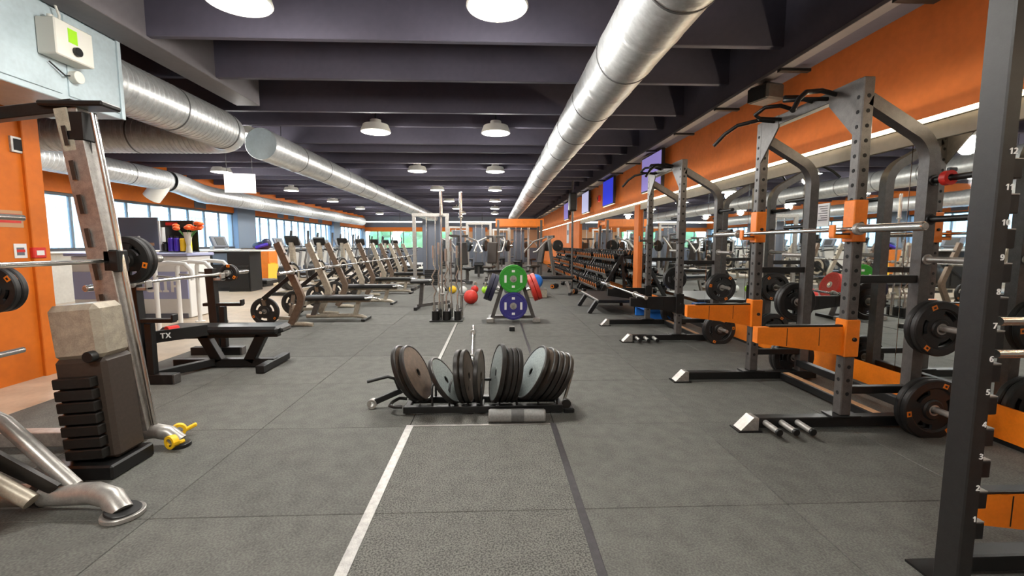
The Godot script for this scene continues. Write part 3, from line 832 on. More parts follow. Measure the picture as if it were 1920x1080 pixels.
func racks() -> void:
	squat_rack("charcoal half rack with orange safety arms and barbell, largest one in view", 3.41, M.orange_steel, 0.704, M.orange_steel)
	squat_rack("charcoal half rack with black arms, farther of the two whole racks", 6.2, M.black, 0.57, M.charcoal, 0.58)
	squat_rack("half rack mostly out of frame behind the numbered post", 1.0, M.orange_steel, 0.32, M.orange_steel, 0.54, false)
	place("bar", make_barbell.bind(2.24, 0.43), W(2.265, 1.345, 3.41), Basis(), "chrome barbell resting on the orange hooks of the largest rack")
	place("bar", make_barbell.bind(2.24, 0.43), W(1.84, 0.599, 6.45), Basis(), "chrome barbell lying low across the black safety arms of the farther rack")
	# plates on the storage pegs
	var who := [["orange-armed rack", 3.41, 0.54], ["black-armed rack", 6.2, 0.58]]
	for i in 2:
		for s in [1, -1]:
			for lo in [0, 1]:
				for k in 2:
					var r: float = [0.178, 0.2][lo]
					var z: float = who[i][2] + 0.115 + 0.046 * k
					var lab := "black grip plate, %s on the %s %s peg of the %s" % [["inner", "outer"][k], ["upper", "lower"][lo], "near" if s > 0 else "far", who[i][0]]
					var bas := Basis(Vector3(0, 1, 0), 0.0 if s > 0 else PI) * Basis(Vector3(0, 0, 1), 0.5 + i + k * 0.0 + lo * 1.3)
					place("grip%d" % lo, make_grip_plate.bind(r, 0.042), W(2.36 + 0.47, [0.72, 0.19][lo] - (r * 0 + 0.006), who[i][1] - s * z), bas, lab, "")
	# clips on the top peg
	var clip := thing("bar_clip", "red and black spring clip on the top peg of the largest rack", "clip", W(2.81, 1.66, 3.41 - 0.69))
	part(clip, "ring", MB.new().lathe([Vector2(0.022, -0.02), Vector2(0.045, -0.02), Vector2(0.045, 0.02), Vector2(0.022, 0.02)], Transform3D(), 20, true), M.red)
	part(clip, "lever", MB.new().box(Vector3(0.02, 0.05, 0), Vector3(0.05, 0.025, 0.03), Basis(), 0.005), M.black)
	# nearest post with numbered catches
	var p := thing("catch_post", "tall black numbered post at the frame edge with a ladder of catches", "rack post", W(1.453, 0, 1.24))
	part(p, "post", MB.new().box(Vector3(0, 1.25, -0.038), Vector3(0.048, 2.5, 0.076), Basis(), 0.004), M.black_worn)
	part(p, "foot", MB.new().box(Vector3(0.2, 0.03, -0.038), Vector3(1.0, 0.06, 0.08), Basis(), 0.005), M.black)
	for k in 12:
		var y := 0.40 + k * 0.1
		text_part(p, "number", str(k + 1), 0.024, Vector3(0.012, y + 0.012, 0.0005), Basis(), M.white)
		var ct := part(p, "catch", MB.new().box(Vector3(0.042, y - 0.035, -0.035), Vector3(0.036, 0.055, 0.05), Basis(), 0.003), M.black)
		part(ct, "catch_top", MB.new().box(Vector3(0.042, y - 0.006, -0.035), Vector3(0.034, 0.003, 0.048)), M.steel)
	for y in [1.02, 0.92]:
		part(p, "chrome_peg", MB.new().rod(Vector3(0.06, y, -0.03), Vector3(0.2, y, -0.03), 0.013, 12), M.chrome)
	# wide low bench and blue step between the racks
	var b := thing("low_bench", "wide low black padded bench with slanted end legs beside the farther rack", "bench", W(1.83, 0, 8.55))
	part(b, "pad", MB.new().box(Vector3(0.45, 0.24, 0), Vector3(0.9, 0.06, 1.5), Basis(), 0.012), M.vinyl_black)
	part(b, "edge_trim", MB.new().box(Vector3(0.0, 0.262, 0), Vector3(0.025, 0.03, 1.51), Basis(), 0.004), M.strip_light)
	for z in [-0.45, 0.55]:
		part(b, "leg", MB.new().bar(Vector3(0.03, 0.23, z), Vector3(-0.12, 0.0, z), 0.09, 0.07), M.black)
		part(b, "leg", MB.new().bar(Vector3(0.72, 0.23, z), Vector3(0.76, 0.0, z), 0.06, 0.06), M.black)
	var st := thing("step_box", "blue plastic step on the floor under the farther rack", "step", W(2.66, 0, 7.4))
	part(st, "deck", MB.new().box(Vector3(0, 0.19, 0), Vector3(0.4, 0.06, 0.7), Basis(), 0.01), M.blue)
	part(st, "riser", MB.new().box(Vector3(0, 0.09, 0.3), Vector3(0.38, 0.16, 0.06), Basis(), 0.006), M.blue)
	part(st, "riser", MB.new().box(Vector3(0, 0.09, -0.3), Vector3(0.38, 0.16, 0.06), Basis(), 0.006), M.blue)

# ------------------------------------------------------------------ middle of the hall
func lean(deg: float, yaw := 0.0) -> Basis:
	# plate axis along +x tipped upwards by deg (positive: top leans to the left)
	return Basis(Vector3(0, 1, 0), deg_to_rad(yaw)) * Basis(Vector3(0, 0, 1), deg_to_rad(deg)) * Basis(Vector3(0, 1, 0), PI / 2)

func centre() -> void:
	var t := thing("plate_holder", "low black floor rack holding iron plates at the platform end", "plate rack", W(-0.1, 0, 3.3))
	for z in [0.09, -0.12]:
		part(t, "rail", MB.new().bar(Vector3(-0.57, 0.045, z), Vector3(0.6, 0.045, z), 0.05, 0.05, Vector3(0, 0, 1)), M.black)
	for x in [-0.55, 0.0, 0.58]:
		part(t, "cross_tube", MB.new().bar(Vector3(x, 0.035, -0.14), Vector3(x, 0.035, 0.1), 0.04, 0.04, Vector3(1, 0, 0)), M.black)
	part(t, "handle_loop", MB.new().tube([Vector3(-0.58, 0.06, 0.08), Vector3(-0.64, 0.065, 0.09), Vector3(-0.68, 0.055, 0.04), Vector3(-0.68, 0.055, -0.04), Vector3(-0.64, 0.065, -0.1), Vector3(-0.58, 0.06, -0.1)], 0.013, 10), M.iron_dark)
	for x in [-0.36, -0.235, -0.10, 0.0, 0.135, 0.26, 0.42, 0.56]:
		part(t, "divider", MB.new().tube([Vector3(x, 0.05, 0.09), Vector3(x, 0.19, 0.09), Vector3(x, 0.205, 0.07), Vector3(x, 0.205, -0.1), Vector3(x, 0.19, -0.12), Vector3(x, 0.05, -0.12)], 0.008, 8), M.black)
	part(t, "back_bar", MB.new().bar(Vector3(0.02, 0.2, -0.12), Vector3(0.26, 0.2, -0.12), 0.02, 0.02), M.black)
	var D := 3.3
	# [kind, radius, x, y, lean, label]
	var L := [
		["dark", 0.222, -0.645, 0.292, 25.0, "dark iron plate at the far left of the floor rack, outer of two leaning"],
		["dark", 0.222, -0.585, 0.292, 25.0, "brown faced iron plate leaning left in the floor rack, in front of its twin"],
		["grey", 0.195, -0.375, 0.230, 33.0, "pale grey faced plate leaning far left in the floor rack"],
		["dark", 0.200, -0.25, 0.262, 8.0, "dark thin plate standing almost upright in the floor rack, first of two edges"],
		["dark", 0.200, -0.207, 0.262, 8.0, "dark thin plate pressed against the upright pair in the floor rack"],
		["dark", 0.200, -0.118, 0.265, 1.0, "single plate standing exactly upright in the floor rack middle"],
		["greyr", 0.222, 0.02, 0.285, -11.0, "pale grey plate standing steeply beside three dark plates in the floor rack"],
		["dark", 0.205, 0.068, 0.270, -11.0, "dark plate just behind the steep pale plate in the floor rack"],
		["dark", 0.205, 0.106, 0.270, -11.0, "second dark plate behind the steep pale plate in the floor rack"],
		["dark", 0.205, 0.144, 0.270, -11.0, "third dark plate behind the steep pale plate in the floor rack"],
		["greyr", 0.222, 0.283, 0.285, -29.0, "pale grey plate leaning far right in the floor rack"],
		["dark", 0.215, 0.348, 0.275, -29.0, "dark plate directly under the right leaning pale plate"],
		["dark", 0.205, 0.391, 0.262, -29.0, "second dark plate under the right leaning pale plate"],
		["dark", 0.200, 0.434, 0.256, -29.0, "third dark plate under the right leaning pale plate"],
		["dark", 0.195, 0.477, 0.250, -29.0, "outermost dark plate at the right end of the floor rack"]]
	for q in L:
		var key: String = "iron_%s_%.3f" % [q[0].substr(0, 4), q[1]]
		var face: Material = M.iron_grey if q[0].begins_with("grey") else M.bronze
		var bas := lean(q[4], -7.0) if q[4] > 0 else lean(q[4] + 180.0, 9.0)
		place(key, make_iron_plate.bind(q[1], 0.034, face), W(q[2], q[3], D), bas, q[5], "")
	# foam bar pad
	t = thing("bar_pad", "grey foam barbell pad lying on the platform edge", "foam pad", W(0.155, 0.046, 3.06))
	part(t, "foam", MB.new().lathe([Vector2(0.012, -0.2), Vector2(0.04, -0.2), Vector2(0.046, -0.19), Vector2(0.046, 0.19), Vector2(0.04, 0.2), Vector2(0.012, 0.2)], MB.along(Vector3.ZERO, Vector3(1, 0.0, 0.03)), 28, true), M.foam)
	part(t, "strap", MB.new().lathe([Vector2(0.0465, -0.045), Vector2(0.048, -0.045), Vector2(0.048, 0.045), Vector2(0.0465, 0.045)], MB.along(Vector3(0.005, 0, 0), Vector3(1, 0, 0.03)), 28, true), M.foam_dark)
	# landmine handle and bar
	t = thing("landmine_handle", "black bent row handle propped on the left end of the floor rack", "handle", W(-0.72, 0, 3.42))
	part(t, "shaft", MB.new().bar(Vector3(-0.2, 0.05, 0.06), Vector3(0.12, 0.17, -0.02), 0.04, 0.04), M.black)
	part(t, "grip", MB.new().tube([Vector3(-0.02, 0.14, 0.02), Vector3(-0.05, 0.22, 0.02), Vector3(-0.1, 0.24, 0.03), Vector3(-0.25, 0.21, 0.06)], 0.013, 10), M.black)
	part(t, "pivot_ring", MB.new().lathe([Vector2(0.018, -0.025), Vector2(0.036, -0.025), Vector2(0.036, 0.025), Vector2(0.018, 0.025)], Transform3D(Basis(), Vector3(-0.215, 0.04, 0.06)), 18, true), M.steel)
	place("bar", make_barbell.bind(2.24, 0.43), W(-0.275, 0.034, 5.45), Basis(Vector3(0, 1, 0), 0.04), "chrome barbell lying along the floor behind the plate rack")
	t = thing("holder_lever", "slim steel lever standing at the right end of the floor rack", "lever", W(0.53, 0, 3.24))
	part(t, "rod", MB.new().rod(Vector3(-0.02, 0.06, 0), Vector3(0.06, 0.3, -0.06), 0.012, 10), M.steel)
	part(t, "joint", MB.new().disc(Vector3(0.0, 0.07, 0.02), Vector3(0, 0, 1), 0.035, 0.03, 18), M.iron_dark)
	part(t, "foot", MB.new().box(Vector3(0.02, 0.02, 0), Vector3(0.08, 0.04, 0.08), Basis(), 0.008), M.black)
	t = thing("floor_block", "small dark block on the floor before the bumper stand", "block", W(0.25, 0, 6.4))
	part(t, "body", MB.new().box(Vector3(0, 0.03, 0), Vector3(0.08, 0.06, 0.07), Basis(), 0.008), M.black)
	part(t, "cap", MB.new().box(Vector3(0, 0.064, 0), Vector3(0.07, 0.01, 0.06), Basis(), 0.003), M.steel)
	# bumper tree
	t = thing("bumper_stand", "A-shaped steel stand for coloured bumper plates", "plate stand", W(0.3, 0, 7.3))
	for s in [-1, 1]:
		var ft := part(t, "foot", MB.new().bar(Vector3(s * 0.37, 0.025, -0.3), Vector3(s * 0.37, 0.025, 0.22), 0.07, 0.05, Vector3(1, 0, 0)), M.black)
		part(ft, "foot_cap", MB.new().box(Vector3(s * 0.37, 0.035, 0.2), Vector3(0.12, 0.07, 0.1), Basis(), 0.012), M.steel)
		part(t, "leg", MB.new().bar(Vector3(s * 0.34, 0.05, 0), Vector3(s * 0.08, 0.86, 0), 0.06, 0.06), M.charcoal)
		part(t, "side_peg", MB.new().rod(Vector3(s * 0.2, 0.5, 0), Vector3(s * 0.42, 0.58, 0), 0.024), M.chrome)
	part(t, "cross_bar", MB.new().bar(Vector3(-0.34, 0.06, 0), Vector3(0.34, 0.06, 0), 0.05, 0.05), M.charcoal)
	part(t, "centre_post", MB.new().bar(Vector3(0, 0.05, -0.04), Vector3(0, 0.9, -0.04), 0.06, 0.06), M.charcoal)
	for y in [0.265, 0.70]:
		part(t, "front_peg", MB.new().rod(Vector3(0, y, -0.02), Vector3(0, y, 0.24), 0.024), M.chrome)
	place("bump_blue", make_bumper.bind(0.225, 0.075, M.blue_bumper, true), W(0.3, 0.265, 7.14), Basis(), "blue bumper plate on the lower front peg of the stand")
	place("bump_green", make_bumper.bind(0.225, 0.055, M.green_bumper, true), W(0.3, 0.70, 7.14), Basis(), "green bumper plate on the upper front peg, front one")
	place("bump_green", make_bumper.bind(0.225, 0.055, M.green_bumper, true), W(0.3, 0.70, 7.21), Basis(), "green bumper plate behind the front green one on the stand")
	var ol := lean(-20.0)
	for k in 2:
		place("bump_red", make_bumper.bind(0.225, 0.065, M.red_bumper, false), W(0.3 + 0.315 + k * 0.066, 0.54 + k * 0.024, 7.3), lean(20.0), "red bumper plate on the right side of the stand, %s one" % ["inner", "outer"][k])
		place("bump_navy", make_bumper.bind(0.225, 0.065, M.navy_bumper, false), W(0.3 - 0.315 - k * 0.066, 0.54 + k * 0.024, 7.3), ol, "navy bumper plate on the left side of the stand, %s one" % ["inner", "outer"][k])
	# vertical bar holder
	t = thing("bar_stand", "black block on the floor with holes holding upright bars", "bar stand", W(-0.785, 0, 7.4))
	part(t, "base", MB.new().box(Vector3(0, 0.01, 0), Vector3(0.54, 0.02, 0.42), Basis(), 0.004), M.black)
	for i in 3:
		for j in 3:
			part(t, "socket", MB.new().lathe([Vector2(0.03, 0.02), Vector2(0.058, 0.02), Vector2(0.058, 0.17), Vector2(0.03, 0.17)], Transform3D(Basis(Vector3(1, 0, 0), Vector3(0, 0, -1), Vector3(0, 1, 0)), Vector3(-0.18 + i * 0.18, 0, -0.13 + j * 0.13)), 16, true), M.black)
	var up := Basis(Vector3(1, 0, 0), PI / 2)
	place("bar_v", make_barbell.bind(2.1, 0.41), W(-0.785 - 0.08, 1.07, 7.4), up, "tall chrome barbell standing upright in the black bar stand, left one")
	place("bar_v", make_barbell.bind(2.1, 0.41), W(-0.785 + 0.235, 1.05, 7.45), up, "tall chrome barbell standing upright in the black bar stand, right one")
	var n := 0
	for q in [[-0.2, 0.11, 1.2], [0.0, 0.12, 1.15], [0.18, 0.12, 1.2], [-0.14, -0.1, 1.25], [0.06, -0.1, 1.3]]:
		var lab: String = "short wavy curl bar standing in the black bar stand, %s" % ["front left", "front middle", "front right", "back left", "back right"][n]
		var e := thing("curl_bar", lab, "curl bar", W(-0.785 + q[0], 0.03, 7.4 - q[1]), n * 25.0, "curl bars in the bar stand")
		var h: float = q[2]
		part(e, "shaft", MB.new().tube([Vector3(0, 0.2, 0), Vector3(0, 0.38, 0), Vector3(0.035, 0.46, 0), Vector3(-0.03, 0.58, 0), Vector3(0, 0.64, 0), Vector3(-0.03, 0.7, 0), Vector3(0.035, 0.82, 0), Vector3(0, 0.9, 0), Vector3(0, h, 0)], 0.0135, 10), M.chrome)
		part(e, "sleeve", MB.new().rod(Vector3(0, 0, 0), Vector3(0, 0.24, 0), 0.025), M.chrome)
		part(e, "sleeve", MB.new().rod(Vector3(0, h - 0.2, 0), Vector3(0, h, 0), 0.025), M.chrome)
		n += 1
	# utility seat
	t = thing("utility_seat", "small black exercise seat with short back behind the bar stand", "seat", W(-1.42, 0, 8.7))
	part(t, "seat_pad", MB.new().box(Vector3(0, 0.54, 0), Vector3(0.38, 0.07, 0.36), Basis(), 0.02), M.vinyl_black)
	part(t, "seat_post", MB.new().bar(Vector3(-0.02, 0.05, 0), Vector3(0.02, 0.51, 0), 0.07, 0.07), M.charcoal)
	part(t, "floor_beam", MB.new().bar(Vector3(-0.08, 0.06, 0), Vector3(0.55, 0.14, 0), 0.06, 0.06), M.charcoal)
	part(t, "foot", MB.new().bar(Vector3(-0.08, 0.03, -0.25), Vector3(-0.08, 0.03, 0.25), 0.06, 0.06, Vector3(1, 0, 0)), M.black)
	part(t, "foot", MB.new().bar(Vector3(0.55, 0.06, -0.25), Vector3(0.55, 0.06, 0.25), 0.06, 0.12, Vector3(1, 0, 0)), M.black)
# ------------------------------------------------------------------ left foreground
func left_machines() -> void:
	# guided bar machine: leaning slotted uprights, guide rods, bar along z
	var t := thing("smith_machine", "tall silver guided bar machine with leaning slotted upright by the orange partition", "smith machine", W(-2.3, 0, 2.2))
	for s in [-1, 1]:
		var z: float = s * 0.56
		var top := Vector3(-0.13, 2.02, z)
		var bot := Vector3(0.12, 0.1, z)
		var up := part(t, "upright", MB.new().bar(bot, top, 0.08, 0.13), M.steel)
		var ax := (top - bot).normalized()
		var side := ax.cross(Vector3(0, 0, 1)).normalized()
		if side.x < 0: side = -side
		part(up, "slot_plate", MB.new().bar(bot + Vector3(0, 0, s * 0.045 if s < 0 else 0.045) - side * 0.02, top + Vector3(0, 0, 0.045) - side * 0.02, 0.012, 0.075), M.cream)
		for k in 9:
			var c := bot.lerp(top, 0.12 + k * 0.1) - side * 0.02 + Vector3(0, 0, 0.052)
			part(up, "slot", MB.new().bar(c - ax * 0.055, c + ax * 0.055, 0.003, 0.026), M.vinyl_brown)
		part(up, "top_block", MB.new().box(top + Vector3(0.05, -0.1, 0), Vector3(0.1, 0.16, 0.09), Basis(), 0.006), M.black)
		part(t, "cap_plate", MB.new().box(top + Vector3(0.05, 0.02, 0), Vector3(0.36, 0.03, 0.14), Basis(), 0.008), M.iron_dark)
		part(t, "guide_rod", MB.new().rod(Vector3(-0.01, 2.0, z), Vector3(0.2, 0.1, z), 0.016, 14), M.chrome)
		part(t, "cable", MB.new().rod(Vector3(-0.035, 2.0, z), Vector3(-0.035, 1.2, z), 0.003, 6), M.black)
		part(t, "base_beam", MB.new().bar(Vector3(-1.0, 0.07, z), Vector3(0.12, 0.07, z), 0.08, 0.09), M.steel)
		part(t, "front_foot", MB.new().tube([Vector3(0.1, 0.09, z), Vector3(0.2, 0.1, z), Vector3(0.28, 0.085, z), Vector3(0.34, 0.03, z)], 0.045, 14), M.steel)
		part(t, "foot_pad", MB.new().disc(Vector3(0.34, 0.012, z), Vector3(0, 1, 0), 0.06, 0.024, 20), M.black)
		part(t, "rear_upright", MB.new().bar(Vector3(-0.95, 0.1, z), Vector3(-0.75, 1.9, z), 0.07, 0.08), M.charcoal)
		part(t, "top_arm", MB.new().bar(Vector3(-0.75, 1.96, z), Vector3(-0.1, 2.04, z), 0.06, 0.07), M.iron_dark)
		for y in [0.55, 0.97, 1.42]:
			part(t, "storage_peg", MB.new().rod(Vector3(-0.81 + (y - 0.9) * 0.1, y, z), Vector3(-0.81 + (y - 0.9) * 0.1, y, z + s * 0.3), 0.02), M.chrome)
	part(t, "top_beam", MB.new().bar(Vector3(-0.62, 1.98, -0.56), Vector3(-0.62, 1.98, 0.56), 0.07, 0.07, Vector3(1, 0, 0)), M.charcoal)
	part(t, "rear_beam", MB.new().bar(Vector3(-0.95, 0.08, -0.56), Vector3(-0.95, 0.08, 0.56), 0.07, 0.07, Vector3(1, 0, 0)), M.charcoal)
	part(t, "slide_bar", MB.new().rod(Vector3(0.0, 1.152, -0.95), Vector3(0.0, 1.152, 0.85), 0.0145, 14), M.chrome)
	for s in [-1, 1]:
		part(t, "carriage", MB.new().box(Vector3(0.05, 1.152, s * 0.56), Vector3(0.09, 0.13, 0.08), Basis(), 0.008), M.black)
		part(t, "bar_sleeve", MB.new().rod(Vector3(0.0, 1.152, s * 0.62), Vector3(0.0, 1.152, s * 0.98), 0.025, 14), M.steel)
	for k in 2:
		place("grip_smith", make_grip_plate.bind(0.15, 0.04), W(-2.3, 1.152, 2.2 + 0.70 + 0.044 * k), Basis(Vector3(0, 0, 1), 0.35), "black grip plate on the far sleeve of the guided bar, %s one" % ["first", "second"][k])
		place("grip_store", make_grip_plate.bind(0.145, 0.04), W(-2.3 - 0.80, 0.97, 2.2 + 0.69 + 0.044 * k), Basis(Vector3(0, 0, 1), 1.2), "black grip plate on the rear peg before the orange partition, %s one" % ["near", "far"][k])
	# weight tower beside the upright
	t = thing("weight_tower", "dark weight stack tower with a pale metal top under the guided bar", "weight stack", W(-2.2, 0, 2.5))
	part(t, "base", MB.new().box(Vector3(0, 0.04, 0), Vector3(0.34, 0.08, 0.3), Basis(), 0.01), M.black)
	part(t, "shroud", MB.new().box(Vector3(0.0, 0.36, -0.02), Vector3(0.27, 0.56, 0.2), Basis(Vector3(0, 0, 1), 0.06), 0.02), M.vinyl_brown)
	part(t, "top_cover", MB.new().box(Vector3(-0.03, 0.78, -0.02), Vector3(0.27, 0.3, 0.2), Basis(Vector3(0, 0, 1), 0.08), 0.03), M.champagne)
	for k in 7:
		part(t, "weight", MB.new().box(Vector3(0.01 - k * 0.005, 0.13 + k * 0.065, 0.095), Vector3(0.2, 0.055, 0.06), Basis(Vector3(0, 0, 1), 0.06), 0.005), M.iron_dark)
	part(t, "knob", MB.new().disc(Vector3(0.07, 0.66, 0.1), Vector3(0, 0, 1), 0.03, 0.04, 16), M.black)
	# low silver tube frame of the next machine
	t = thing("tube_machine_base", "curved silver tube machine base with round foot at the frame edge", "machine base", W(-1.72, 0, 2.06))
	part(t, "floor_tube", MB.new().tube([Vector3(-1.25, 0.075, -0.03), Vector3(-0.3, 0.075, -0.03), Vector3(-0.16, 0.085, -0.02), Vector3(-0.07, 0.07, 0.0), Vector3(-0.01, 0.015, 0.03)], 0.05, 18), M.steel)
	part(t, "foot_disc", MB.new().disc(Vector3(0.0, 0.012, 0.03), Vector3(0, 1, 0), 0.085, 0.022, 28), M.steel)
	part(t, "foot_rim", MB.new().disc(Vector3(0.0, 0.03, 0.03), Vector3(0.12, 1, 0), 0.07, 0.012, 28), M.black)
	part(t, "tube_collar", MB.new().lathe([Vector2(0.05, -0.02), Vector2(0.056, -0.02), Vector2(0.056, 0.02), Vector2(0.05, 0.02)], MB.along(Vector3(-0.42, 0.075, -0.03), Vector3(1, 0, 0)), 24, true), M.iron_dark)
	part(t, "diagonal_tube", MB.new().tube([Vector3(-0.28, 0.1, -0.05), Vector3(-0.5, 0.3, -0.08), Vector3(-0.62, 0.4, -0.1), Vector3(-0.95, 0.56, -0.12)], 0.035, 14), M.steel)
	part(t, "diagonal_tube", MB.new().tube([Vector3(-0.38, 0.09, 0.05), Vector3(-0.62, 0.26, 0.06), Vector3(-1.0, 0.5, 0.08)], 0.035, 14), M.champagne)
	part(t, "cover_plate", MB.new().extrude(PackedVector2Array([Vector2(-0.34, 0.1), Vector2(-0.3, 0.14), Vector2(-0.85, 0.5), Vector2(-0.98, 0.46)]), Transform3D(Basis(), Vector3(0, 0, 0.0)), 0.02), M.iron_dark)
	for q in [[-2.06, 2.9, 30.0, "standing"], [-1.98, 2.72, -20.0, "lying"]]:
		var c := thing("collar_clip", "small yellow bar clip %s on the floor by the machine foot" % q[3], "clip", W(q[0], 0.0, q[1]), q[2])
		part(c, "ring", MB.new().lathe([Vector2(0.025, -0.018), Vector2(0.042, -0.018), Vector2(0.042, 0.018), Vector2(0.025, 0.018)], Transform3D(Basis(), Vector3(0, 0.045, 0)), 20, true), M.yellow)
		part(c, "lever", MB.new().box(Vector3(0.06, 0.05, 0), Vector3(0.08, 0.022, 0.03), Basis(Vector3(0, 0, 1), 0.4), 0.005), M.yellow)
	# wall plates on the orange partition
	t = thing("wall_vent", "dark slotted vent in a pale frame high on the orange partition", "vent", W(-4.3, 2.14, 4.37))
	part(t, "frame", wbox(MB.new(), -0.01, 0.02, -0.07, 0.07, -0.12, 0.12, 0.003), M.strip_light)
	part(t, "grille", wbox(MB.new(), 0.018, 0.024, -0.05, 0.05, -0.1, 0.1), M.hole)
	t = thing("wall_sign", "white square sign with red symbol on the orange partition", "sign", W(-4.3, 1.19, 4.25))
	part(t, "panel", wbox(MB.new(), 0, 0.006, -0.065, 0.065, -0.055, 0.055, 0.001), M.white)
	part(t, "symbol", wbox(MB.new(), 0.005, 0.008, -0.04, 0.03, -0.035, 0.03), M.slate)
	part(t, "symbol_bar", wbox(MB.new(), 0.007, 0.01, -0.012, 0.012, -0.035, 0.035), M.red)
	t = thing("call_point", "small red call box beside the white sign on the partition", "call point", W(-4.3, 1.17, 4.39))
	part(t, "body", wbox(MB.new(), 0, 0.04, -0.05, 0.05, -0.06, 0.06, 0.006), M.red)
	part(t, "window", wbox(MB.new(), 0.038, 0.043, -0.022, 0.022, -0.035, 0.035), M.white)
	t = thing("notice", "small printed notice at the left end of the orange partition", "notice", W(-4.3, 1.49, 4.2))
	part(t, "sheet", wbox(MB.new(), 0, 0.004, -0.09, 0.06, -0.12, 0.1), M.tan)
	part(t, "print", wbox(MB.new(), 0.003, 0.006, -0.05, 0.03, -0.1, 0.08), M.red)

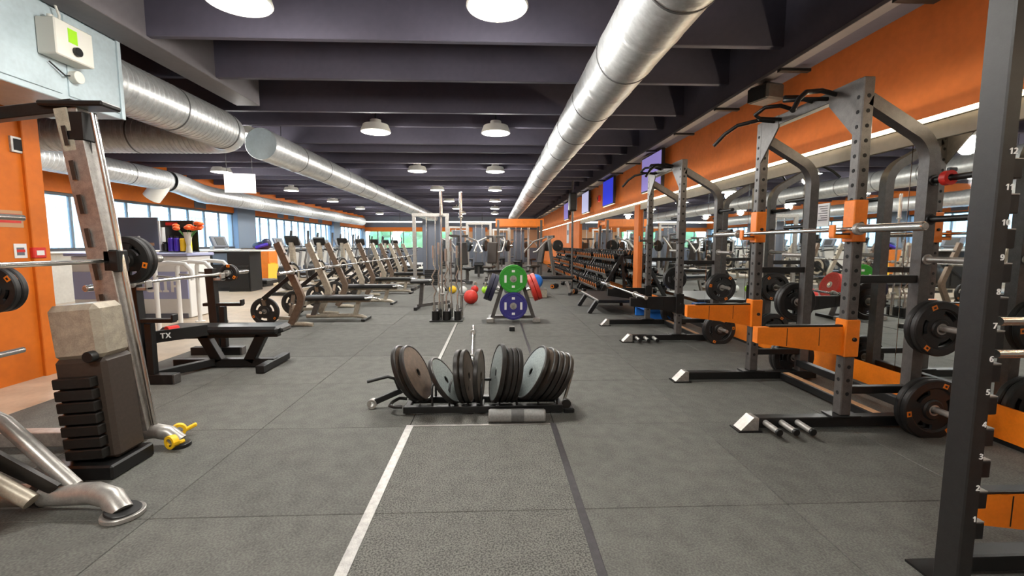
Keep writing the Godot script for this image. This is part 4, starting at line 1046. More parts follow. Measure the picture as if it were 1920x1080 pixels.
# ------------------------------------------------------------------ benches on the left
func left_benches() -> void:
	var t := thing("black_press_bench", "black olympic press bench with catch trays in front of the reception", "press bench", W(-3.15, 0, 4.6))
	part(t, "pad", MB.new().box(Vector3(0.43, 0.40, 0), Vector3(1.14, 0.075, 0.3), Basis(), 0.025), M.vinyl_black)
	part(t, "pad_frame", MB.new().bar(Vector3(-0.1, 0.33, 0), Vector3(0.95, 0.345, 0), 0.08, 0.06), M.black)
	part(t, "pad_nose", MB.new().box(Vector3(0.98, 0.385, 0), Vector3(0.1, 0.05, 0.2), Basis(Vector3(0, 0, 1), 0.3), 0.012), M.black)
	part(t, "leg", MB.new().bar(Vector3(0.2, 0.33, 0), Vector3(0.34, 0.06, 0), 0.08, 0.1), M.black)
	part(t, "leg", MB.new().bar(Vector3(0.78, 0.33, 0), Vector3(0.64, 0.06, 0), 0.08, 0.1), M.black)
	part(t, "base_beam", MB.new().bar(Vector3(-0.1, 0.05, 0.0), Vector3(0.9, 0.05, 0), 0.08, 0.08), M.black)
	part(t, "front_foot", MB.new().bar(Vector3(0.88, 0.045, -0.28), Vector3(0.88, 0.045, 0.28), 0.08, 0.07, Vector3(1, 0, 0)), M.black)
	part(t, "logo_beam", MB.new().bar(Vector3(-0.12, 0.38, 0.4), Vector3(0.32, 0.41, 0.12), 0.06, 0.11), M.black)
	part(t, "red_roller", MB.new().disc(Vector3(0.06, 0.43, 0.24), Vector3(-0.5, 0, 1), 0.045, 0.1, 20), M.red)
	for s in [-1, 1]:
		var z: float = s * 0.54
		part(t, "upright", MB.new().bar(Vector3(0.0, 0.08, z), Vector3(-0.03, 0.98, z), 0.08, 0.09), M.black)
		part(t, "bar_rest", MB.new().box(Vector3(0.03, 0.86, z), Vector3(0.16, 0.03, 0.07), Basis(), 0.005).box(Vector3(0.1, 0.89, z), Vector3(0.02, 0.08, 0.07), Basis(), 0.005), M.steel)
		part(t, "tray_post", MB.new().bar(Vector3(0.08, 0.08, z), Vector3(0.08, 0.55, z), 0.06, 0.06), M.black)
		part(t, "catch_tray", MB.new().box(Vector3(0.09, 0.575, z), Vector3(0.42, 0.035, 0.07), Basis(), 0.004).box(Vector3(0.3, 0.6, z), Vector3(0.02, 0.06, 0.07), Basis(), 0.004), M.black)
		var f := part(t, "side_foot", MB.new().bar(Vector3(-0.28, 0.045, z), Vector3(0.27, 0.045, z), 0.09, 0.09), M.black)
		part(f, "foot_end", MB.new().box(Vector3(0.28, 0.045, z), Vector3(0.02, 0.086, 0.086), Basis(), 0.004), M.charcoal)
		part(t, "cross_beam", MB.new().bar(Vector3(0.0, 0.06, z), Vector3(0.3, 0.06, 0), 0.07, 0.07), M.black)
		part(t, "storage_peg", MB.new().rod(Vector3(0, 0.35, z), Vector3(0, 0.35, z + s * 0.2), 0.02), M.steel)
	text_part(t, "lettering", "TX", 0.07, Vector3(0.06, 0.395, 0.33), Basis(Vector3(0, 1, 0), 0.55), M.white)
	place("bar", make_barbell.bind(2.24, 0.43), W(-3.1, 0.915, 4.62), Basis(), "chrome barbell on the uprights of the black press bench")
	for k in 2:
		place("grip_small", make_grip_plate.bind(0.1, 0.03), W(-3.1, 0.915, 4.62 + 0.72 + 0.035 * k), Basis(), "small dark plate on the far end of the black bench barbell, %s one" % ["inner", "outer"][k])
	# row of silver olympic benches
	var nth := ["first and largest silver press bench, behind the black one", "second silver press bench in the row", "third silver press bench in the row", "fourth silver press bench in the row", "farthest silver press bench in the row"]
	var proto: Node3D = null
	for i in 5:
		var at := W(-3.1, 0, 7.45 + i * 2.03)
		if proto:
			dup(proto, at, 0, nth[i])
		else:
			proto = thing("silver_press_bench", nth[i], "press bench", at, 0, "silver press benches in a row")
			t = proto
			for s in [-1, 1]:
				var z: float = s * 0.56
				var u := part(t, "upright", MB.new().sweep([Vector3(-0.16, 1.27, z), Vector3(0.1, 0.62, z), Vector3(0.16, 0.46, z), Vector3(0.15, 0.36, z), Vector3(0.0, 0.04, z)], 0.07, 0.1, Vector3(0, 0, 1)), M.bronze if s > 0 else M.champagne)
				for k in 3:
					part(u, "bar_hook", MB.new().box(Vector3(0.01 + 0.075 * k * -1 + 0.07, 0.81 + k * 0.14, z), Vector3(0.09, 0.035, 0.05), Basis(Vector3(0, 0, 1), 0.5), 0.006), M.black)
				part(t, "floor_tube", MB.new().tube([Vector3(0.0, 0.035, z), Vector3(0.2, 0.035, z), Vector3(0.32, 0.02, z)], 0.035, 12), M.champagne)
				part(t, "back_strut", MB.new().bar(Vector3(0.06, 0.8, z), Vector3(-0.42, 0.42, z * 0.95), 0.05, 0.06), M.black)
				part(t, "storage_peg", MB.new().rod(Vector3(-0.42, 0.225, z * 0.6), Vector3(-0.42, 0.225, z * 0.6 + s * 0.3), 0.022), M.chrome)
				part(t, "rear_leg", MB.new().bar(Vector3(-0.42, 0.42, z * 0.95), Vector3(-0.42, 0.0, z * 0.6), 0.05, 0.06), M.bronze)
				part(t, "side_tube", MB.new().bar(Vector3(-0.42, 0.12, z * 0.7), Vector3(0.05, 0.12, z), 0.05, 0.05), M.champagne)
			part(t, "cross_tube", MB.new().bar(Vector3(0.05, 0.3, -0.56), Vector3(0.05, 0.3, 0.56), 0.06, 0.06, Vector3(1, 0, 0)), M.champagne)
			part(t, "pad", MB.new().box(Vector3(0.54, 0.375, 0), Vector3(1.08, 0.07, 0.3), Basis(), 0.025), M.vinyl_black)
			part(t, "pad_rail", MB.new().bar(Vector3(0.05, 0.315, 0), Vector3(1.05, 0.325, 0), 0.06, 0.05), M.champagne)
			part(t, "front_loop", MB.new().tube([Vector3(1.0, 0.38, 0.16), Vector3(1.14, 0.385, 0.14), Vector3(1.22, 0.35, 0.1)], 0.02, 10), M.chrome)
			part(t, "front_leg", MB.new().bar(Vector3(0.86, 0.33, 0), Vector3(0.78, 0.04, 0), 0.06, 0.07), M.champagne)
			part(t, "mid_leg", MB.new().bar(Vector3(0.2, 0.33, 0), Vector3(0.1, 0.06, 0), 0.06, 0.08), M.charcoal)
			part(t, "base_tube", MB.new().tube([Vector3(0.0, 0.07, 0), Vector3(0.75, 0.075, 0), Vector3(0.9, 0.06, 0), Vector3(0.97, 0.02, 0)], 0.035, 12), M.champagne)
			part(t, "front_foot", MB.new().bar(Vector3(0.97, 0.02, -0.2), Vector3(0.97, 0.02, 0.2), 0.06, 0.04, Vector3(1, 0, 0)), M.black)
		place("bar", make_barbell.bind(2.24, 0.43), W(-3.0, 0.84, 7.45 + i * 2.03), Basis(), "chrome barbell on the hooks of the %s silver press bench" % ["first", "second", "third", "fourth", "farthest"][i])
		for s in [1, -1]:
			place("grip_bench", make_grip_plate.bind(0.215, 0.045), W(-3.52, 0.225, 7.45 + i * 2.03 - s * 0.5), Basis(Vector3(0, 1, 0), 0.0 if s > 0 else PI), "black plate stored low on the %s side of the %s silver press bench" % ["near" if s > 0 else "far", ["first", "second", "third", "fourth", "farthest"][i]])

# ------------------------------------------------------------------ reception and entrance
func reception() -> void:
	var t := thing("reception_desk", "white reception desk with blue lettered front panel", "desk", W(-5.75, 0, 7.7))
	part(t, "body", MB.new().box(Vector3(-0.35, 0.53, -0.35), Vector3(1.9, 1.04, 0.6), Basis(), 0.01), M.white)
	part(t, "top", MB.new().box(Vector3(-0.35, 1.08, -0.33), Vector3(2.0, 0.05, 0.72), Basis(), 0.01), M.lavender)
	part(t, "front_panel", MB.new().box(Vector3(-0.35, 0.56, -0.042), Vector3(1.86, 0.46, 0.02), Basis(), 0.003), M.lavender)
	part(t, "plinth", MB.new().box(Vector3(-0.35, 0.04, -0.04), Vector3(1.8, 0.08, 0.02)), M.slate)
	text_part(t, "lettering", "UCIIP", 0.30, Vector3(0.05, 0.55, -0.028), Basis(), M.white, true)
	t = thing("display_screen", "slate grey poster board standing on the reception desk", "board", W(-6.1, 1.11, 8.0))
	part(t, "panel", MB.new().box(Vector3(0, 0.32, 0), Vector3(0.66, 0.56, 0.03), Basis(), 0.006), M.slate)
	part(t, "foot", MB.new().box(Vector3(0, 0.02, 0), Vector3(0.3, 0.04, 0.16), Basis(), 0.004), M.black)
	part(t, "print", MB.new().box(Vector3(0.12, 0.14, 0.016), Vector3(0.26, 0.05, 0.003)), M.tan)
	part(t, "emblem", MB.new().disc(Vector3(0.0, 0.26, 0.016), Vector3(0, 0, 1), 0.025, 0.004, 16), M.white)
	t = thing("drinks_shelf", "small black shelf with a dark header on the reception desk", "shelf", W(-5.48, 1.11, 8.05))
	part(t, "back", MB.new().box(Vector3(0, 0.27, -0.08), Vector3(0.56, 0.54, 0.02)), M.black)
	part(t, "header", MB.new().box(Vector3(0, 0.49, 0.02), Vector3(0.56, 0.12, 0.03), Basis(), 0.004), M.vinyl_brown)
	part(t, "header_print", MB.new().box(Vector3(-0.08, 0.49, 0.037), Vector3(0.2, 0.05, 0.003)), M.red)
	part(t, "shelf_board", MB.new().box(Vector3(0, 0.01, 0), Vector3(0.56, 0.02, 0.2), Basis(), 0.003), M.black)
	part(t, "side", MB.new().box(Vector3(-0.28, 0.27, -0.02), Vector3(0.02, 0.54, 0.16)), M.white)
	var bottles := [[-0.2, 0.16, "black", "black shaker bottle at the left of the drinks shelf"], [-0.1, 0.26, "purple_bottle", "purple tub on the drinks shelf, left of its pair"], [0.0, 0.26, "purple_bottle", "purple tub on the drinks shelf next to the yellow tins"], [0.1, 0.25, "yellow", "slim yellow and black tin on the drinks shelf"], [0.2, 0.3, "yellow_bottle", "tall bright yellow bottle on the drinks shelf"]]
	for q in bottles:
		var bo := thing("drink_bottle", q[3], "bottle", W(-5.48 + q[0], 1.132, 8.0), 0, "bottles on the drinks shelf")
		var h: float = q[1]
		part(bo, "body", MB.new().lathe([Vector2(0, 0), Vector2(0.042, 0), Vector2(0.045, 0.01), Vector2(0.045, h * 0.8), Vector2(0.035, h * 0.88), Vector2(0, h * 0.88)], Transform3D(Basis(Vector3(1, 0, 0), Vector3(0, 0, -1), Vector3(0, 1, 0)), Vector3.ZERO), 20), M[q[2]])
		part(bo, "cap", MB.new().disc(Vector3(0, h * 0.94, 0), Vector3(0, 1, 0), 0.034, h * 0.12, 18), M.black)
	t = thing("flower_vase", "tall clear vase of orange flowers at the end of the desk", "vase", W(-5.12, 1.11, 7.75))
	part(t, "vase", MB.new().lathe([Vector2(0, 0), Vector2(0.05, 0), Vector2(0.03, 0.12), Vector2(0.07, 0.34), Vector2(0.06, 0.34), Vector2(0.025, 0.12), Vector2(0, 0.02)], Transform3D(Basis(Vector3(1, 0, 0), Vector3(0, 0, -1), Vector3(0, 1, 0)), Vector3.ZERO), 20), M.white_plastic)
	var rng := RandomNumberGenerator.new()
	rng.seed = 77
	for k in 11:
		var c := Vector3(rng.randf_range(-0.22, 0.22), rng.randf_range(0.36, 0.52), rng.randf_range(-0.1, 0.1))
		var fl := part(t, "flower", MB.new().ball(c, Vector3(0.055, 0.035, 0.055), 8, 5), M.flower)
		part(fl, "stem", MB.new().rod(Vector3(0, 0.2, 0), c, 0.004, 5), M.green_leaf)
	# white entry rails
	for i in 3:
		t = thing("entry_rail", "white tube entry rail before the desk, %s of three" % ["nearest", "middle", "farthest"][i], "rail", W(-4.72 + i * 0.02, 0, 6.55 + i * 0.42), 0, "white entry rails")
		part(t, "rail", MB.new().tube([Vector3(-0.1, 0, 0), Vector3(-0.1, 0.9, 0), Vector3(-0.07, 0.97, 0), Vector3(0.1, 0.99, 0), Vector3(0.32, 0.97, 0), Vector3(0.4, 0.88, 0), Vector3(0.42, 0.74, 0)], 0.03, 12), M.white)
		part(t, "foot_plate", MB.new().disc(Vector3(-0.1, 0.008, 0), Vector3(0, 1, 0), 0.07, 0.016, 20), M.white)
		part(t, "arm_bar", MB.new().rod(Vector3(-0.1, 0.8, 0), Vector3(0.36, 0.76, 0), 0.014), M.steel)
	# dark counters
	for i in 2:
		t = thing("black_cabinet", "black counter cabinet by the windows, %s of two" % ["one with pale blue front panel", "plain right hand one"][i], "cabinet", W([-7.35, -6.75][i], 0, [12.6, 12.4][i]))
		part(t, "body", MB.new().box(Vector3(0, 0.53, 0), Vector3(0.58, 1.06, 0.6), Basis(), 0.008), M.black)
		part(t, "door", MB.new().box(Vector3(0, 0.38, 0.305), Vector3(0.5, 0.6, 0.02), Basis(), 0.004), M.black)
		if i == 0:
			part(t, "panel", MB.new().box(Vector3(0.05, 0.86, 0.306), Vector3(0.44, 0.3, 0.014), Basis(), 0.003), M.column_blue)
	t = thing("counter_top", "long white counter top lying on the black cabinets", "counter top", W(-7.2, 1.06, 12.5))
	part(t, "slab", MB.new().box(Vector3(0, 0.02, 0), Vector3(2.1, 0.04, 0.75), Basis(), 0.006), M.white)
	t = thing("orange_cabinet", "bright orange cabinet standing by the second window bay", "cabinet", W(-8.05, 0, 16.0))
	part(t, "body", MB.new().box(Vector3(0, 0.55, 0), Vector3(0.66, 1.0, 0.6), Basis(), 0.008), M.orange_steel)
	part(t, "door", MB.new().box(Vector3(0, 0.55, 0.305), Vector3(0.6, 0.94, 0.015), Basis(), 0.003), M.orange_steel)
	part(t, "plinth", MB.new().box(Vector3(0, 0.03, 0), Vector3(0.6, 0.06, 0.54)), M.black)
	t = thing("folded_jacket", "heap of a dark blue jacket on the orange cabinet", "jacket", W(-8.05, 1.05, 16.0))
	part(t, "cloth", MB.new().ball(Vector3(-0.05, 0.14, 0), Vector3(0.3, 0.15, 0.22), 16, 9).ball(Vector3(0.12, 0.22, 0), Vector3(0.17, 0.18, 0.17), 14, 8), M.navy_bumper)
	part(t, "sleeve", MB.new().tube([Vector3(0.2, 0.2, 0.1), Vector3(0.1, 0.16, 0.22), Vector3(-0.12, 0.08, 0.24)], 0.06, 10), M.purple_bottle)
	t = thing("floor_sign", "yellow folding caution sign beside the orange cabinet", "floor sign", W(-7.45, 0, 15.4), 20)
	for s in [-1, 1]:
		part(t, "panel", MB.new().box(Vector3(0, 0.3, s * 0.1), Vector3(0.3, 0.62, 0.015), Basis(Vector3(1, 0, 0), -s * 0.3), 0.004), M.yellow)
	part(t, "handle", MB.new().box(Vector3(0, 0.61, 0), Vector3(0.16, 0.04, 0.04), Basis(), 0.006), M.yellow)

# ------------------------------------------------------------------ cardio machines
func cardio() -> void:
	var proto: Node3D = null
	var names := ["first from the reception", "second from the reception", "third from the reception", "fourth from the reception", "fifth from the reception", "sixth from the reception", "seventh from the reception", "last in the row"]
	for i in 8:
		var at := W(-7.9, 0, 13.7 + i * 1.75)
		if i == 1: at = W(-7.9, 0, 17.4)
		if i > 1: at = W(-7.9, 0, 17.4 + (i - 1) * 1.6)
		var lab := "grey treadmill facing the windows, %s" % names[i]
		if proto:
			dup(proto, at, 0, lab)
			continue
		proto = thing("treadmill", lab, "treadmill", at, 0, "treadmills along the windows")
		var t := proto
		part(t, "deck", MB.new().box(Vector3(0.35, 0.14, 0), Vector3(1.8, 0.12, 0.75), Basis(), 0.02), M.black)
		part(t, "belt", MB.new().box(Vector3(0.4, 0.205, 0), Vector3(1.55, 0.012, 0.52)), M.slate)
		part(t, "motor_cover", MB.new().box(Vector3(-0.45, 0.24, 0), Vector3(0.35, 0.22, 0.7), Basis(), 0.05), M.slate)
		for s in [-1, 1]:
			part(t, "upright", MB.new().bar(Vector3(-0.4, 0.2, s * 0.36), Vector3(-0.25, 1.2, s * 0.36), 0.06, 0.1), M.steel)
			part(t, "handrail", MB.new().tube([Vector3(-0.25, 1.02, s * 0.36), Vector3(0.1, 1.0, s * 0.36), Vector3(0.35, 0.95, s * 0.36)], 0.022, 8), M.black)
			part(t, "foot", MB.new().box(Vector3(0.35 + s * 0.7, 0.04, 0), Vector3(0.12, 0.08, 0.6), Basis(), 0.01), M.black)
		var cs := part(t, "console", MB.new().box(Vector3(-0.27, 1.32, 0), Vector3(0.07, 0.34, 0.7), Basis(Vector3(0, 0, 1), 0.35), 0.015), M.slate)
		part(cs, "screen", MB.new().box(Vector3(-0.235, 1.335, 0), Vector3(0.01, 0.24, 0.42), Basis(Vector3(0, 0, 1), 0.35)), M.black)
	# cross trainers in the lane between
	var ep: Node3D = null
	var k := 0
	for q in [[-5.1, 12.0, 80.0], [-5.2, 14.05, 80.0], [-5.2, 16.1, 80.0], [-5.2, 18.15, 80.0], [-5.2, 20.2, 80.0], [-5.2, 22.25, 80.0], [-5.2, 24.3, 80.0]]:
		var lab := "black cross trainer with long arms, %s behind the silver benches" % ["first", "second", "third", "fourth", "fifth", "sixth", "seventh"][k]
		k += 1
		if ep:
			dup(ep, W(q[0], 0, q[1]), q[2], lab)
			continue
		ep = thing("cross_trainer", lab, "cross trainer", W(q[0], 0, q[1]), q[2], "cross trainers behind the silver benches")
		var t := ep
		part(t, "base_rail", MB.new().bar(Vector3(-0.9, 0.06, 0), Vector3(0.8, 0.06, 0), 0.12, 0.08), M.champagne)
		for x in [-0.9, 0.8]:
			part(t, "foot", MB.new().bar(Vector3(x, 0.04, -0.3), Vector3(x, 0.04, 0.3), 0.08, 0.08, Vector3(1, 0, 0)), M.black)
		part(t, "flywheel_cover", MB.new().disc(Vector3(-0.5, 0.46, 0), Vector3(0, 0, 1), 0.36, 0.2, 32, 0.03), M.black)
		part(t, "cover_ring", MB.new().lathe([Vector2(0.2, -0.11), Vector2(0.27, -0.11), Vector2(0.27, 0.11), Vector2(0.2, 0.11)], Transform3D(Basis(), Vector3(-0.5, 0.46, 0)), 32, true), M.champagne)
		part(t, "mast", MB.new().bar(Vector3(-0.25, 0.3, 0), Vector3(-0.33, 1.3, 0), 0.1, 0.12), M.champagne)
		part(t, "console", MB.new().box(Vector3(-0.31, 1.34, 0), Vector3(0.08, 0.26, 0.36), Basis(Vector3(0, 0, 1), 0.4), 0.02), M.black)
		for s in [-1, 1]:
			part(t, "arm", MB.new().tube([Vector3(-0.1, 0.25, s * 0.26), Vector3(-0.2, 0.8, s * 0.26), Vector3(-0.05, 1.2, s * 0.26), Vector3(0.02, 1.55, s * 0.24)], 0.025, 10), M.charcoal)
			part(t, "grip", MB.new().rod(Vector3(-0.02, 1.3, s * 0.25), Vector3(0.03, 1.6, s * 0.24), 0.03, 10), M.black)
			part(t, "pedal_beam", MB.new().bar(Vector3(-0.5, 0.3 + s * 0.1, s * 0.2), Vector3(0.5, 0.26 - s * 0.06, s * 0.2), 0.06, 0.06), M.champagne)
			part(t, "pedal", MB.new().box(Vector3(0.4, 0.32 - s * 0.05, s * 0.2), Vector3(0.36, 0.04, 0.15), Basis(), 0.015), M.black)
	# spin bikes farther on
	var bp: Node3D = null
	for i in 6:
		var at := W(-4.35 - (i % 2) * 0.1, 0, 18.3 + i * 1.5)
		var lab := "dark exercise bike, %s in the line beyond the silver benches" % ["first", "second", "third", "fourth", "fifth", "sixth"][i]
		if bp:
			dup(bp, at, 100.0, lab)
			continue
		bp = thing("exercise_bike", lab, "exercise bike", at, 100.0, "exercise bikes beyond the benches")
		var t := bp
		part(t, "frame", MB.new().bar(Vector3(-0.45, 0.1, 0), Vector3(0.35, 0.6, 0), 0.07, 0.08).bar(Vector3(0.1, 0.2, 0), Vector3(0.3, 0.85, 0), 0.06, 0.07).bar(Vector3(-0.35, 0.4, 0), Vector3(-0.45, 1.0, 0), 0.06, 0.07), M.black)
		part(t, "flywheel", MB.new().disc(Vector3(-0.38, 0.32, 0), Vector3(0, 0, 1), 0.24, 0.05, 28), M.steel)
		part(t, "saddle", MB.new().box(Vector3(0.33, 0.92, 0), Vector3(0.28, 0.07, 0.18), Basis(), 0.03), M.vinyl_black)
		part(t, "handlebar", MB.new().tube([Vector3(-0.3, 1.06, -0.24), Vector3(-0.48, 1.06, -0.2), Vector3(-0.48, 1.06, 0.2), Vector3(-0.3, 1.06, 0.24)], 0.02, 8), M.black)
		for x in [-0.5, 0.45]:
			part(t, "foot", MB.new().bar(Vector3(x, 0.04, -0.26), Vector3(x, 0.04, 0.26), 0.08, 0.08, Vector3(1, 0, 0)), M.black)
		part(t, "rear_beam", MB.new().bar(Vector3(-0.5, 0.06, 0), Vector3(0.45, 0.06, 0), 0.06, 0.06), M.black)

# ------------------------------------------------------------------ dumbbells
func dumbbells() -> void:
	var dp: Node3D = null
	var rp: Node3D = null
	var far := ["closest to the squat racks", "second along the mirror", "third along the mirror", "farthest along the wall"]
	for i in 4:
		var mid := 11.3 + i * 2.5
		var lab := "black three tier dumbbell rack, %s" % far[i]
		if rp == null:
			rp = thing("dumbbell_rack", lab, "dumbbell rack", W(2.72, 0, mid), 0, "dumbbell racks along the wall")
			for s in [-1, 1]:
				var z: float = s * 1.1
				part(rp, "end_frame", MB.new().bar(Vector3(-0.32, 0.05, z), Vector3(0.22, 1.0, z), 0.06, 0.08), M.black)
				part(rp, "end_foot", MB.new().bar(Vector3(-0.36, 0.035, z), Vector3(0.34, 0.035, z), 0.07, 0.07), M.black)
				part(rp, "rear_leg", MB.new().bar(Vector3(0.3, 0.05, z), Vector3(0.2, 0.98, z), 0.06, 0.06), M.black)
			for k in 3:
				var c := Vector3(-0.2 + k * 0.2, 0.26 + k * 0.33, 0)
				part(rp, "shelf", MB.new().box(c, Vector3(0.34, 0.02, 2.24), Basis(Vector3(0, 0, 1), 0.28), 0.003), M.black)
				part(rp, "shelf_lip", MB.new().box(c + Vector3(-0.165, -0.035, 0), Vector3(0.02, 0.06, 2.24), Basis(Vector3(0, 0, 1), 0.28), 0.003), M.charcoal)
		else:
			dup(rp, W(2.72, 0, mid), 0, lab)
		for k in 3:
			for j in 9:
				var at := W(2.72 - 0.21 + k * 0.2, 0.26 + k * 0.33 + 0.082, mid - 0.98 + j * 0.245)
				var dl := "orange ringed dumbbell, %s shelf of the rack %s" % [["bottom", "middle", "top"][k], far[i]]
				var gr := "dumbbells on the %s shelf, rack %s" % [["bottom", "middle", "top"][k], far[i]]
				if dp == null:
					dp = make_dumbbell(dl, gr)
					dp.position = at
				else:
					dup(dp, at, 0, dl, gr)
				var inst: Node3D = get_child(get_child_count() - 1)
				inst.rotation = Vector3(0, 0, 0.28)
	for q in [[2.15, 11.2, 15.0], [2.2, 13.6, -30.0], [1.7, 12.6, 60.0]]:
		var o := dup(dp, W(q[0], 0.072, q[1]), q[2], "dumbbell left on the floor %s" % ("before the first dumbbell rack" if q[1] < 12 else ("before the second dumbbell rack" if q[1] > 13 else "out in the aisle by the dumbbell racks")), "dumbbells left on the floor")

func make_dumbbell(label: String, group: String) -> Node3D:
	var o := thing("dumbbell", label, "dumbbell", Vector3.ZERO, 0, group)
	part(o, "handle", MB.new().rod(Vector3(-0.07, 0, 0), Vector3(0.07, 0, 0), 0.016, 10), M.chrome)
	for s in [-1, 1]:
		var h := part(o, "head", MB.new().disc(Vector3(s * 0.115, 0, 0), Vector3(1, 0, 0), 0.068, 0.1, 16, 0.012), M.black)
		part(h, "end_ring", MB.new().lathe([Vector2(0.034, -0.003), Vector2(0.052, -0.003), Vector2(0.052, 0.003), Vector2(0.034, 0.003)], MB.along(Vector3(s * 0.166, 0, 0), Vector3(1, 0, 0)), 16, true), M.orange_steel)
	return o

# ------------------------------------------------------------------ stations farther back
func background_stations() -> void:
	var k := 0
	for q in [[-1.75, 12.5, 0.0], [-0.6, 17.5, 0.0], [1.1, 20.5, -10.0], [-1.7, 21.5, 10.0], [0.4, 25.0, 0.0], [-2.0, 26.5, 0.0]]:
		var t := thing("cable_station", "tall grey cable station with weight stack, %s" % ["beside the farthest silver bench", "behind the upright bars", "behind the orange rig", "left of the aisle far back", "at the aisle end", "at the far left of the aisle end"][k], "cable machine", W(q[0], 0, q[1]), q[2], "cable stations far back")
		k += 1
		for s in [-1, 1]:
			part(t, "upright", MB.new().bar(Vector3(s * 0.45, 0, 0), Vector3(s * 0.45, 2.05, 0), 0.09, 0.09), M.steel)
			part(t, "foot", MB.new().bar(Vector3(s * 0.45, 0.04, -0.5), Vector3(s * 0.45, 0.04, 0.5), 0.08, 0.08, Vector3(1, 0, 0)), M.black)
			part(t, "guide_rod", MB.new().rod(Vector3(s * 0.12, 0.1, 0), Vector3(s * 0.12, 2.0, 0), 0.012, 8), M.chrome)
		part(t, "top_beam", MB.new().bar(Vector3(-0.5, 2.05, 0), Vector3(0.5, 2.05, 0), 0.1, 0.09), M.steel)
		part(t, "shroud", MB.new().box(Vector3(0.0, 1.15, -0.14), Vector3(0.5, 1.5, 0.03), Basis(), 0.01), M.slate)
		for j in 8:
			part(t, "weight", MB.new().box(Vector3(0, 0.14 + j * 0.055, 0), Vector3(0.36, 0.05, 0.12), Basis(), 0.004), M.black)
		part(t, "pulley", MB.new().disc(Vector3(0.32, 1.3, 0.08), Vector3(1, 0, 0), 0.06, 0.03, 18), M.black)
		if k == 1: continue
		part(t, "seat_pad", MB.new().box(Vector3(0, 0.48, 0.55), Vector3(0.34, 0.07, 0.4), Basis(), 0.02), M.vinyl_black)
		part(t, "seat_post", MB.new().bar(Vector3(0, 0.03, 0.55), Vector3(0, 0.46, 0.55), 0.08, 0.08), M.charcoal)
	k = 0
	var spots := [[-1.0, 14.6, 30.0], [-0.1, 15.6, -20.0], [-2.1, 18.9, 60.0], [0.0, 19.6, 10.0], [-1.0, 23.2, -30.0], [1.7, 23.0, 40.0], [-2.6, 23.6, 0.0], [1.6, 15.9, -70.0], [-0.9, 28.2, 15.0], [1.3, 28.0, -15.0], [-3.0, 28.4, 20.0]]
	var where := ["left of the aisle", "just past the kettlebells", "by the farthest bikes", "under the ceiling lamps mid aisle", "deep in the aisle", "right of the orange rig", "left, deep in the hall", "by the third dumbbell rack", "near the end wall, middle", "near the end wall, right", "near the end wall, left"]
	for q in spots:
		var lm := thing("lever_machine", "dark padded lever machine with side plates, %s" % where[k], "lever machine", W(q[0], 0, q[1]), q[2], "lever machines far back")
		part(lm, "base", MB.new().bar(Vector3(0, 0.05, -0.65), Vector3(0, 0.05, 0.55), 0.09, 0.09, Vector3(1, 0, 0)), M.charcoal)
		part(lm, "foot", MB.new().bar(Vector3(-0.45, 0.04, -0.6), Vector3(0.45, 0.04, -0.6), 0.08, 0.08), M.charcoal)
		part(lm, "mast", MB.new().bar(Vector3(0, 0.05, -0.6), Vector3(0, 1.55, -0.35), 0.1, 0.1, Vector3(1, 0, 0)), [M.charcoal, M.steel, M.bronze][k % 3])
		part(lm, "seat", MB.new().box(Vector3(0, 0.48, 0.25), Vector3(0.38, 0.08, 0.4), Basis(), 0.03), [M.vinyl_black, M.vinyl_brown][k % 2])
		part(lm, "seat_post", MB.new().bar(Vector3(0, 0.06, 0.25), Vector3(0, 0.45, 0.25), 0.08, 0.08, Vector3(1, 0, 0)), M.charcoal)
		part(lm, "backrest", MB.new().box(Vector3(0, 0.95, -0.08), Vector3(0.36, 0.75, 0.09), Basis(Vector3(1, 0, 0), -0.15), 0.03), [M.vinyl_black, M.vinyl_brown][k % 2])
		for s in [-1, 1]:
			part(lm, "lever_arm", MB.new().tube([Vector3(s * 0.3, 1.5, -0.4), Vector3(s * 0.5, 1.35, 0.0), Vector3(s * 0.5, 1.0, 0.35), Vector3(s * 0.38, 0.98, 0.42)], 0.03, 8), M.steel)
			part(lm, "weight_horn", MB.new().rod(Vector3(s * 0.3, 1.2, -0.5), Vector3(s * 0.6, 1.2, -0.5), 0.025, 8), M.chrome)
			part(lm, "side_plate", MB.new().disc(Vector3(s * 0.42, 1.2, -0.5), Vector3(1, 0, 0), 0.2, 0.08, 20, 0.01), M.rubber_plate)
		part(lm, "cross_head", MB.new().bar(Vector3(-0.35, 1.52, -0.38), Vector3(0.35, 1.52, -0.38), 0.08, 0.08), M.charcoal)
		k += 1
	var t := thing("training_rig", "grey post rig with a bright orange top beam far back in the aisle", "training rig", W(1.0, 0, 18.4))
	for x in [-0.85, 0.85]:
		for z in [-0.6, 0.6]:
			part(t, "post", MB.new().bar(Vector3(x, 0, z), Vector3(x, 2.2, z), 0.09, 0.09), M.charcoal)
	for z in [-0.6, 0.6]:
		part(t, "top_beam", MB.new().bar(Vector3(-0.95, 2.1, z), Vector3(0.95, 2.1, z), 0.08, 0.3), M.orange_steel)
	for x in [-0.85, 0.85]:
		part(t, "side_beam", MB.new().bar(Vector3(x, 2.1, -0.6), Vector3(x, 2.1, 0.6), 0.08, 0.12, Vector3(1, 0, 0)), M.orange_steel)
	single("exercise_ball", MB.new().ball(Vector3(0, 0.17, 0), Vector3.ONE * 0.17, 24, 14), M.blue, "bright blue exercise ball behind the bumper stand", "exercise ball", W(0.98, 0.2, 10.6))
	t = thing("plyo_box", "low grey box under the blue exercise ball", "box", W(0.98, 0, 10.6))
	part(t, "body", MB.new().box(Vector3(0, 0.1, 0), Vector3(0.5, 0.2, 0.4), Basis(), 0.01), M.champagne)
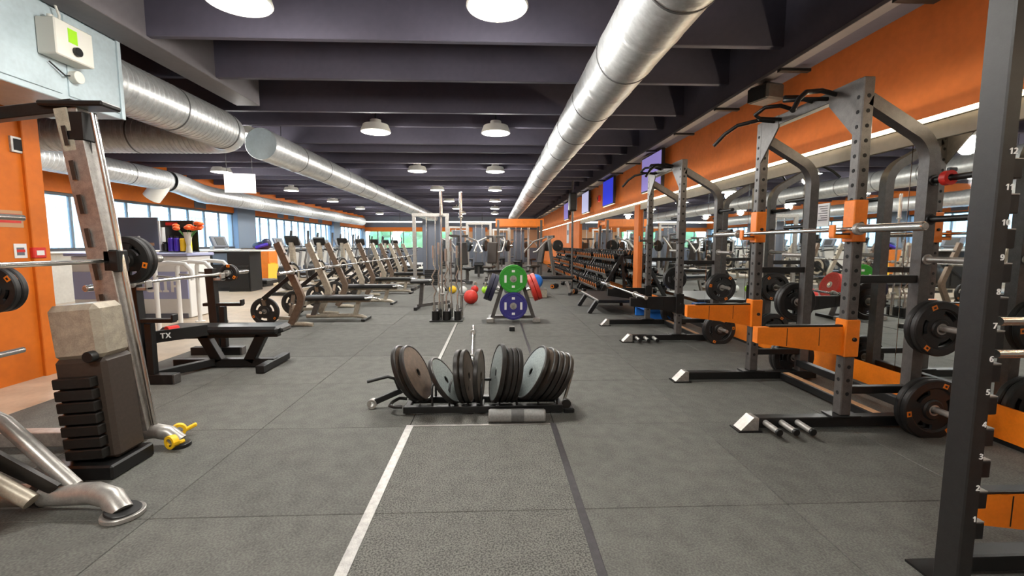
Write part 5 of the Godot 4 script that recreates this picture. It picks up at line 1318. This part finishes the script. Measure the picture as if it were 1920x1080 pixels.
	part(t, "lid", MB.new().box(Vector3(0, 0.195, 0), Vector3(0.52, 0.012, 0.42), Basis(), 0.003), M.steel)
	t = thing("medicine_ball", "dark red medicine ball on the floor behind the upright bars", "medicine ball", W(-0.5, 0, 9.4))
	part(t, "ball", MB.new().ball(Vector3(0, 0.15, 0), Vector3.ONE * 0.15, 20, 12), M.red_bumper)
	part(t, "seam", MB.new().lathe([Vector2(0.146, -0.005), Vector2(0.153, -0.005), Vector2(0.153, 0.005), Vector2(0.146, 0.005)], Transform3D(Basis(), Vector3(0, 0.15, 0)), 28, true), M.black)
	var cols := ["white", "yellow", "white", "red", "lime", "white", "slate", "white"]
	for i in 8:
		var kb := thing("kettlebell", "%s kettlebell, %s in the line behind the bumper stand" % [["white", "yellow", "white", "red", "lime", "white", "grey", "white"][i], ["first", "second", "third", "fourth", "fifth", "sixth", "seventh", "eighth"][i]], "kettlebell", W(-1.35 + i * 0.28, 0, 11.3 + (i % 2) * 0.15), i * 20.0, "kettlebells in a line")
		part(kb, "bell", MB.new().ball(Vector3(0, 0.1, 0), Vector3(0.1, 0.1, 0.1), 16, 10), M[cols[i]])
		part(kb, "handle", MB.new().tube([Vector3(-0.06, 0.17, 0), Vector3(-0.075, 0.24, 0), Vector3(-0.04, 0.28, 0), Vector3(0.04, 0.28, 0), Vector3(0.075, 0.24, 0), Vector3(0.06, 0.17, 0)], 0.015, 8), M.steel)
	var q2 := [[1.45, 11.2, -15.0, "right of the blue ball"], [-2.3, 17.9, 0.0, "beyond the silver row"], [0.2, 14.0, 30.0, "in the middle of the aisle far back"]]
	for q in q2:
		t = thing("flat_bench", "flat black bench with steel legs %s" % q[3], "bench", W(q[0], 0, q[1]), q[2], "flat benches far back")
		part(t, "pad", MB.new().box(Vector3(0, 0.43, 0), Vector3(1.1, 0.07, 0.3), Basis(), 0.02), M.vinyl_black)
		part(t, "beam", MB.new().bar(Vector3(-0.5, 0.36, 0), Vector3(0.5, 0.36, 0), 0.06, 0.06), M.steel)
		for s in [-1, 1]:
			part(t, "leg", MB.new().bar(Vector3(s * 0.36, 0.36, 0), Vector3(s * 0.46, 0.04, 0), 0.06, 0.06), M.steel)
			part(t, "foot", MB.new().bar(Vector3(s * 0.46, 0.03, -0.25), Vector3(s * 0.46, 0.03, 0.25), 0.06, 0.06, Vector3(1, 0, 0)), M.black)

# ------------------------------------------------------------------ on the mirror wall
func wall_things() -> void:
	var nth := ["closest and largest", "second with blue picture", "third", "farthest"]
	var scr := ["screen_violet", "screen_blue", "screen_pale", "screen_violet"]
	var dd := [8.7, 12.0, 15.0, 19.0]
	for i in 4:
		var t := thing("wall_television", "flat television on the orange wall, %s" % nth[i], "television", W(XW - 0.02, 2.62, dd[i]), 0, "televisions on the orange wall")
		part(t, "case", wbox(MB.new(), -0.14, -0.08, -0.34, 0.36, -0.56, 0.56, 0.006), M.black)
		part(t, "screen", wbox(MB.new(), -0.145, -0.139, -0.31, 0.33, -0.53, 0.53), M[scr[i]])
		part(t, "bracket", wbox(MB.new(), -0.09, 0.02, -0.15, 0.15, -0.2, 0.2), M.black)
	var sp := thing("wall_speaker", "black loudspeaker hanging from the cable tray above the largest rack", "speaker", W(2.93, 2.86, 4.9))
	part(sp, "cabinet", MB.new().box(Vector3(0, 0, 0), Vector3(0.24, 0.17, 0.26), Basis(Vector3(0, 1, 0), 0.3), 0.02), M.charcoal)
	part(sp, "grille", MB.new().box(Vector3(-0.12, -0.01, 0.03), Vector3(0.02, 0.14, 0.22), Basis(Vector3(0, 1, 0), 0.3), 0.005), M.black)
	part(sp, "bracket", MB.new().box(Vector3(0, 0.1, 0), Vector3(0.05, 0.06, 0.05)), M.black)
	var pl := thing("pole_speaker", "dark pole with a black loudspeaker beside the dumbbell racks", "speaker pole", W(2.18, 0, 12.55))
	part(pl, "pole", MB.new().rod(Vector3(0, 0, 0), Vector3(0, 3.0, 0), 0.03, 10), M.charcoal)
	part(pl, "speaker", MB.new().box(Vector3(0, 2.42, 0), Vector3(0.22, 0.5, 0.2), Basis(), 0.03), M.black)
	part(pl, "foot", MB.new().disc(Vector3(0, 0.01, 0), Vector3(0, 1, 0), 0.12, 0.02, 20), M.black)
	var n := thing("paper_notice", "white printed sheet stuck on the mirror by the largest rack", "notice", W(XW - 0.01, 1.53, 4.25))
	part(n, "sheet", wbox(MB.new(), -0.003, 0.001, -0.11, 0.11, -0.08, 0.08), M.paper)
	var ink := MB.new()
	for k in 7:
		wbox(ink, -0.0045, -0.002, 0.08 - k * 0.022, 0.086 - k * 0.022, -0.06, 0.06 - (k % 3) * 0.02)
	part(n, "print", ink, M.ink)
	var a := thing("alarm_box", "small dark red alarm box on the orange wall between televisions", "alarm", W(XW, 2.62, 13.6))
	part(a, "body", wbox(MB.new(), -0.06, 0.01, -0.09, 0.09, -0.09, 0.09, 0.01), M.red)
	part(a, "lens", MB.new().disc(Vector3(-0.065, 0, 0), Vector3(1, 0, 0), 0.04, 0.02, 16), M.black)
	var po := thing("wall_poster", "white and teal poster on the orange wall past the mirror", "poster", W(XW - 0.002, 1.75, 19.4))
	part(po, "sheet", wbox(MB.new(), -0.004, 0.0, -0.45, 0.45, -0.3, 0.3), M.paper)
	part(po, "print", wbox(MB.new(), -0.007, -0.003, -0.1, 0.1, -0.2, 0.2), M.slate)
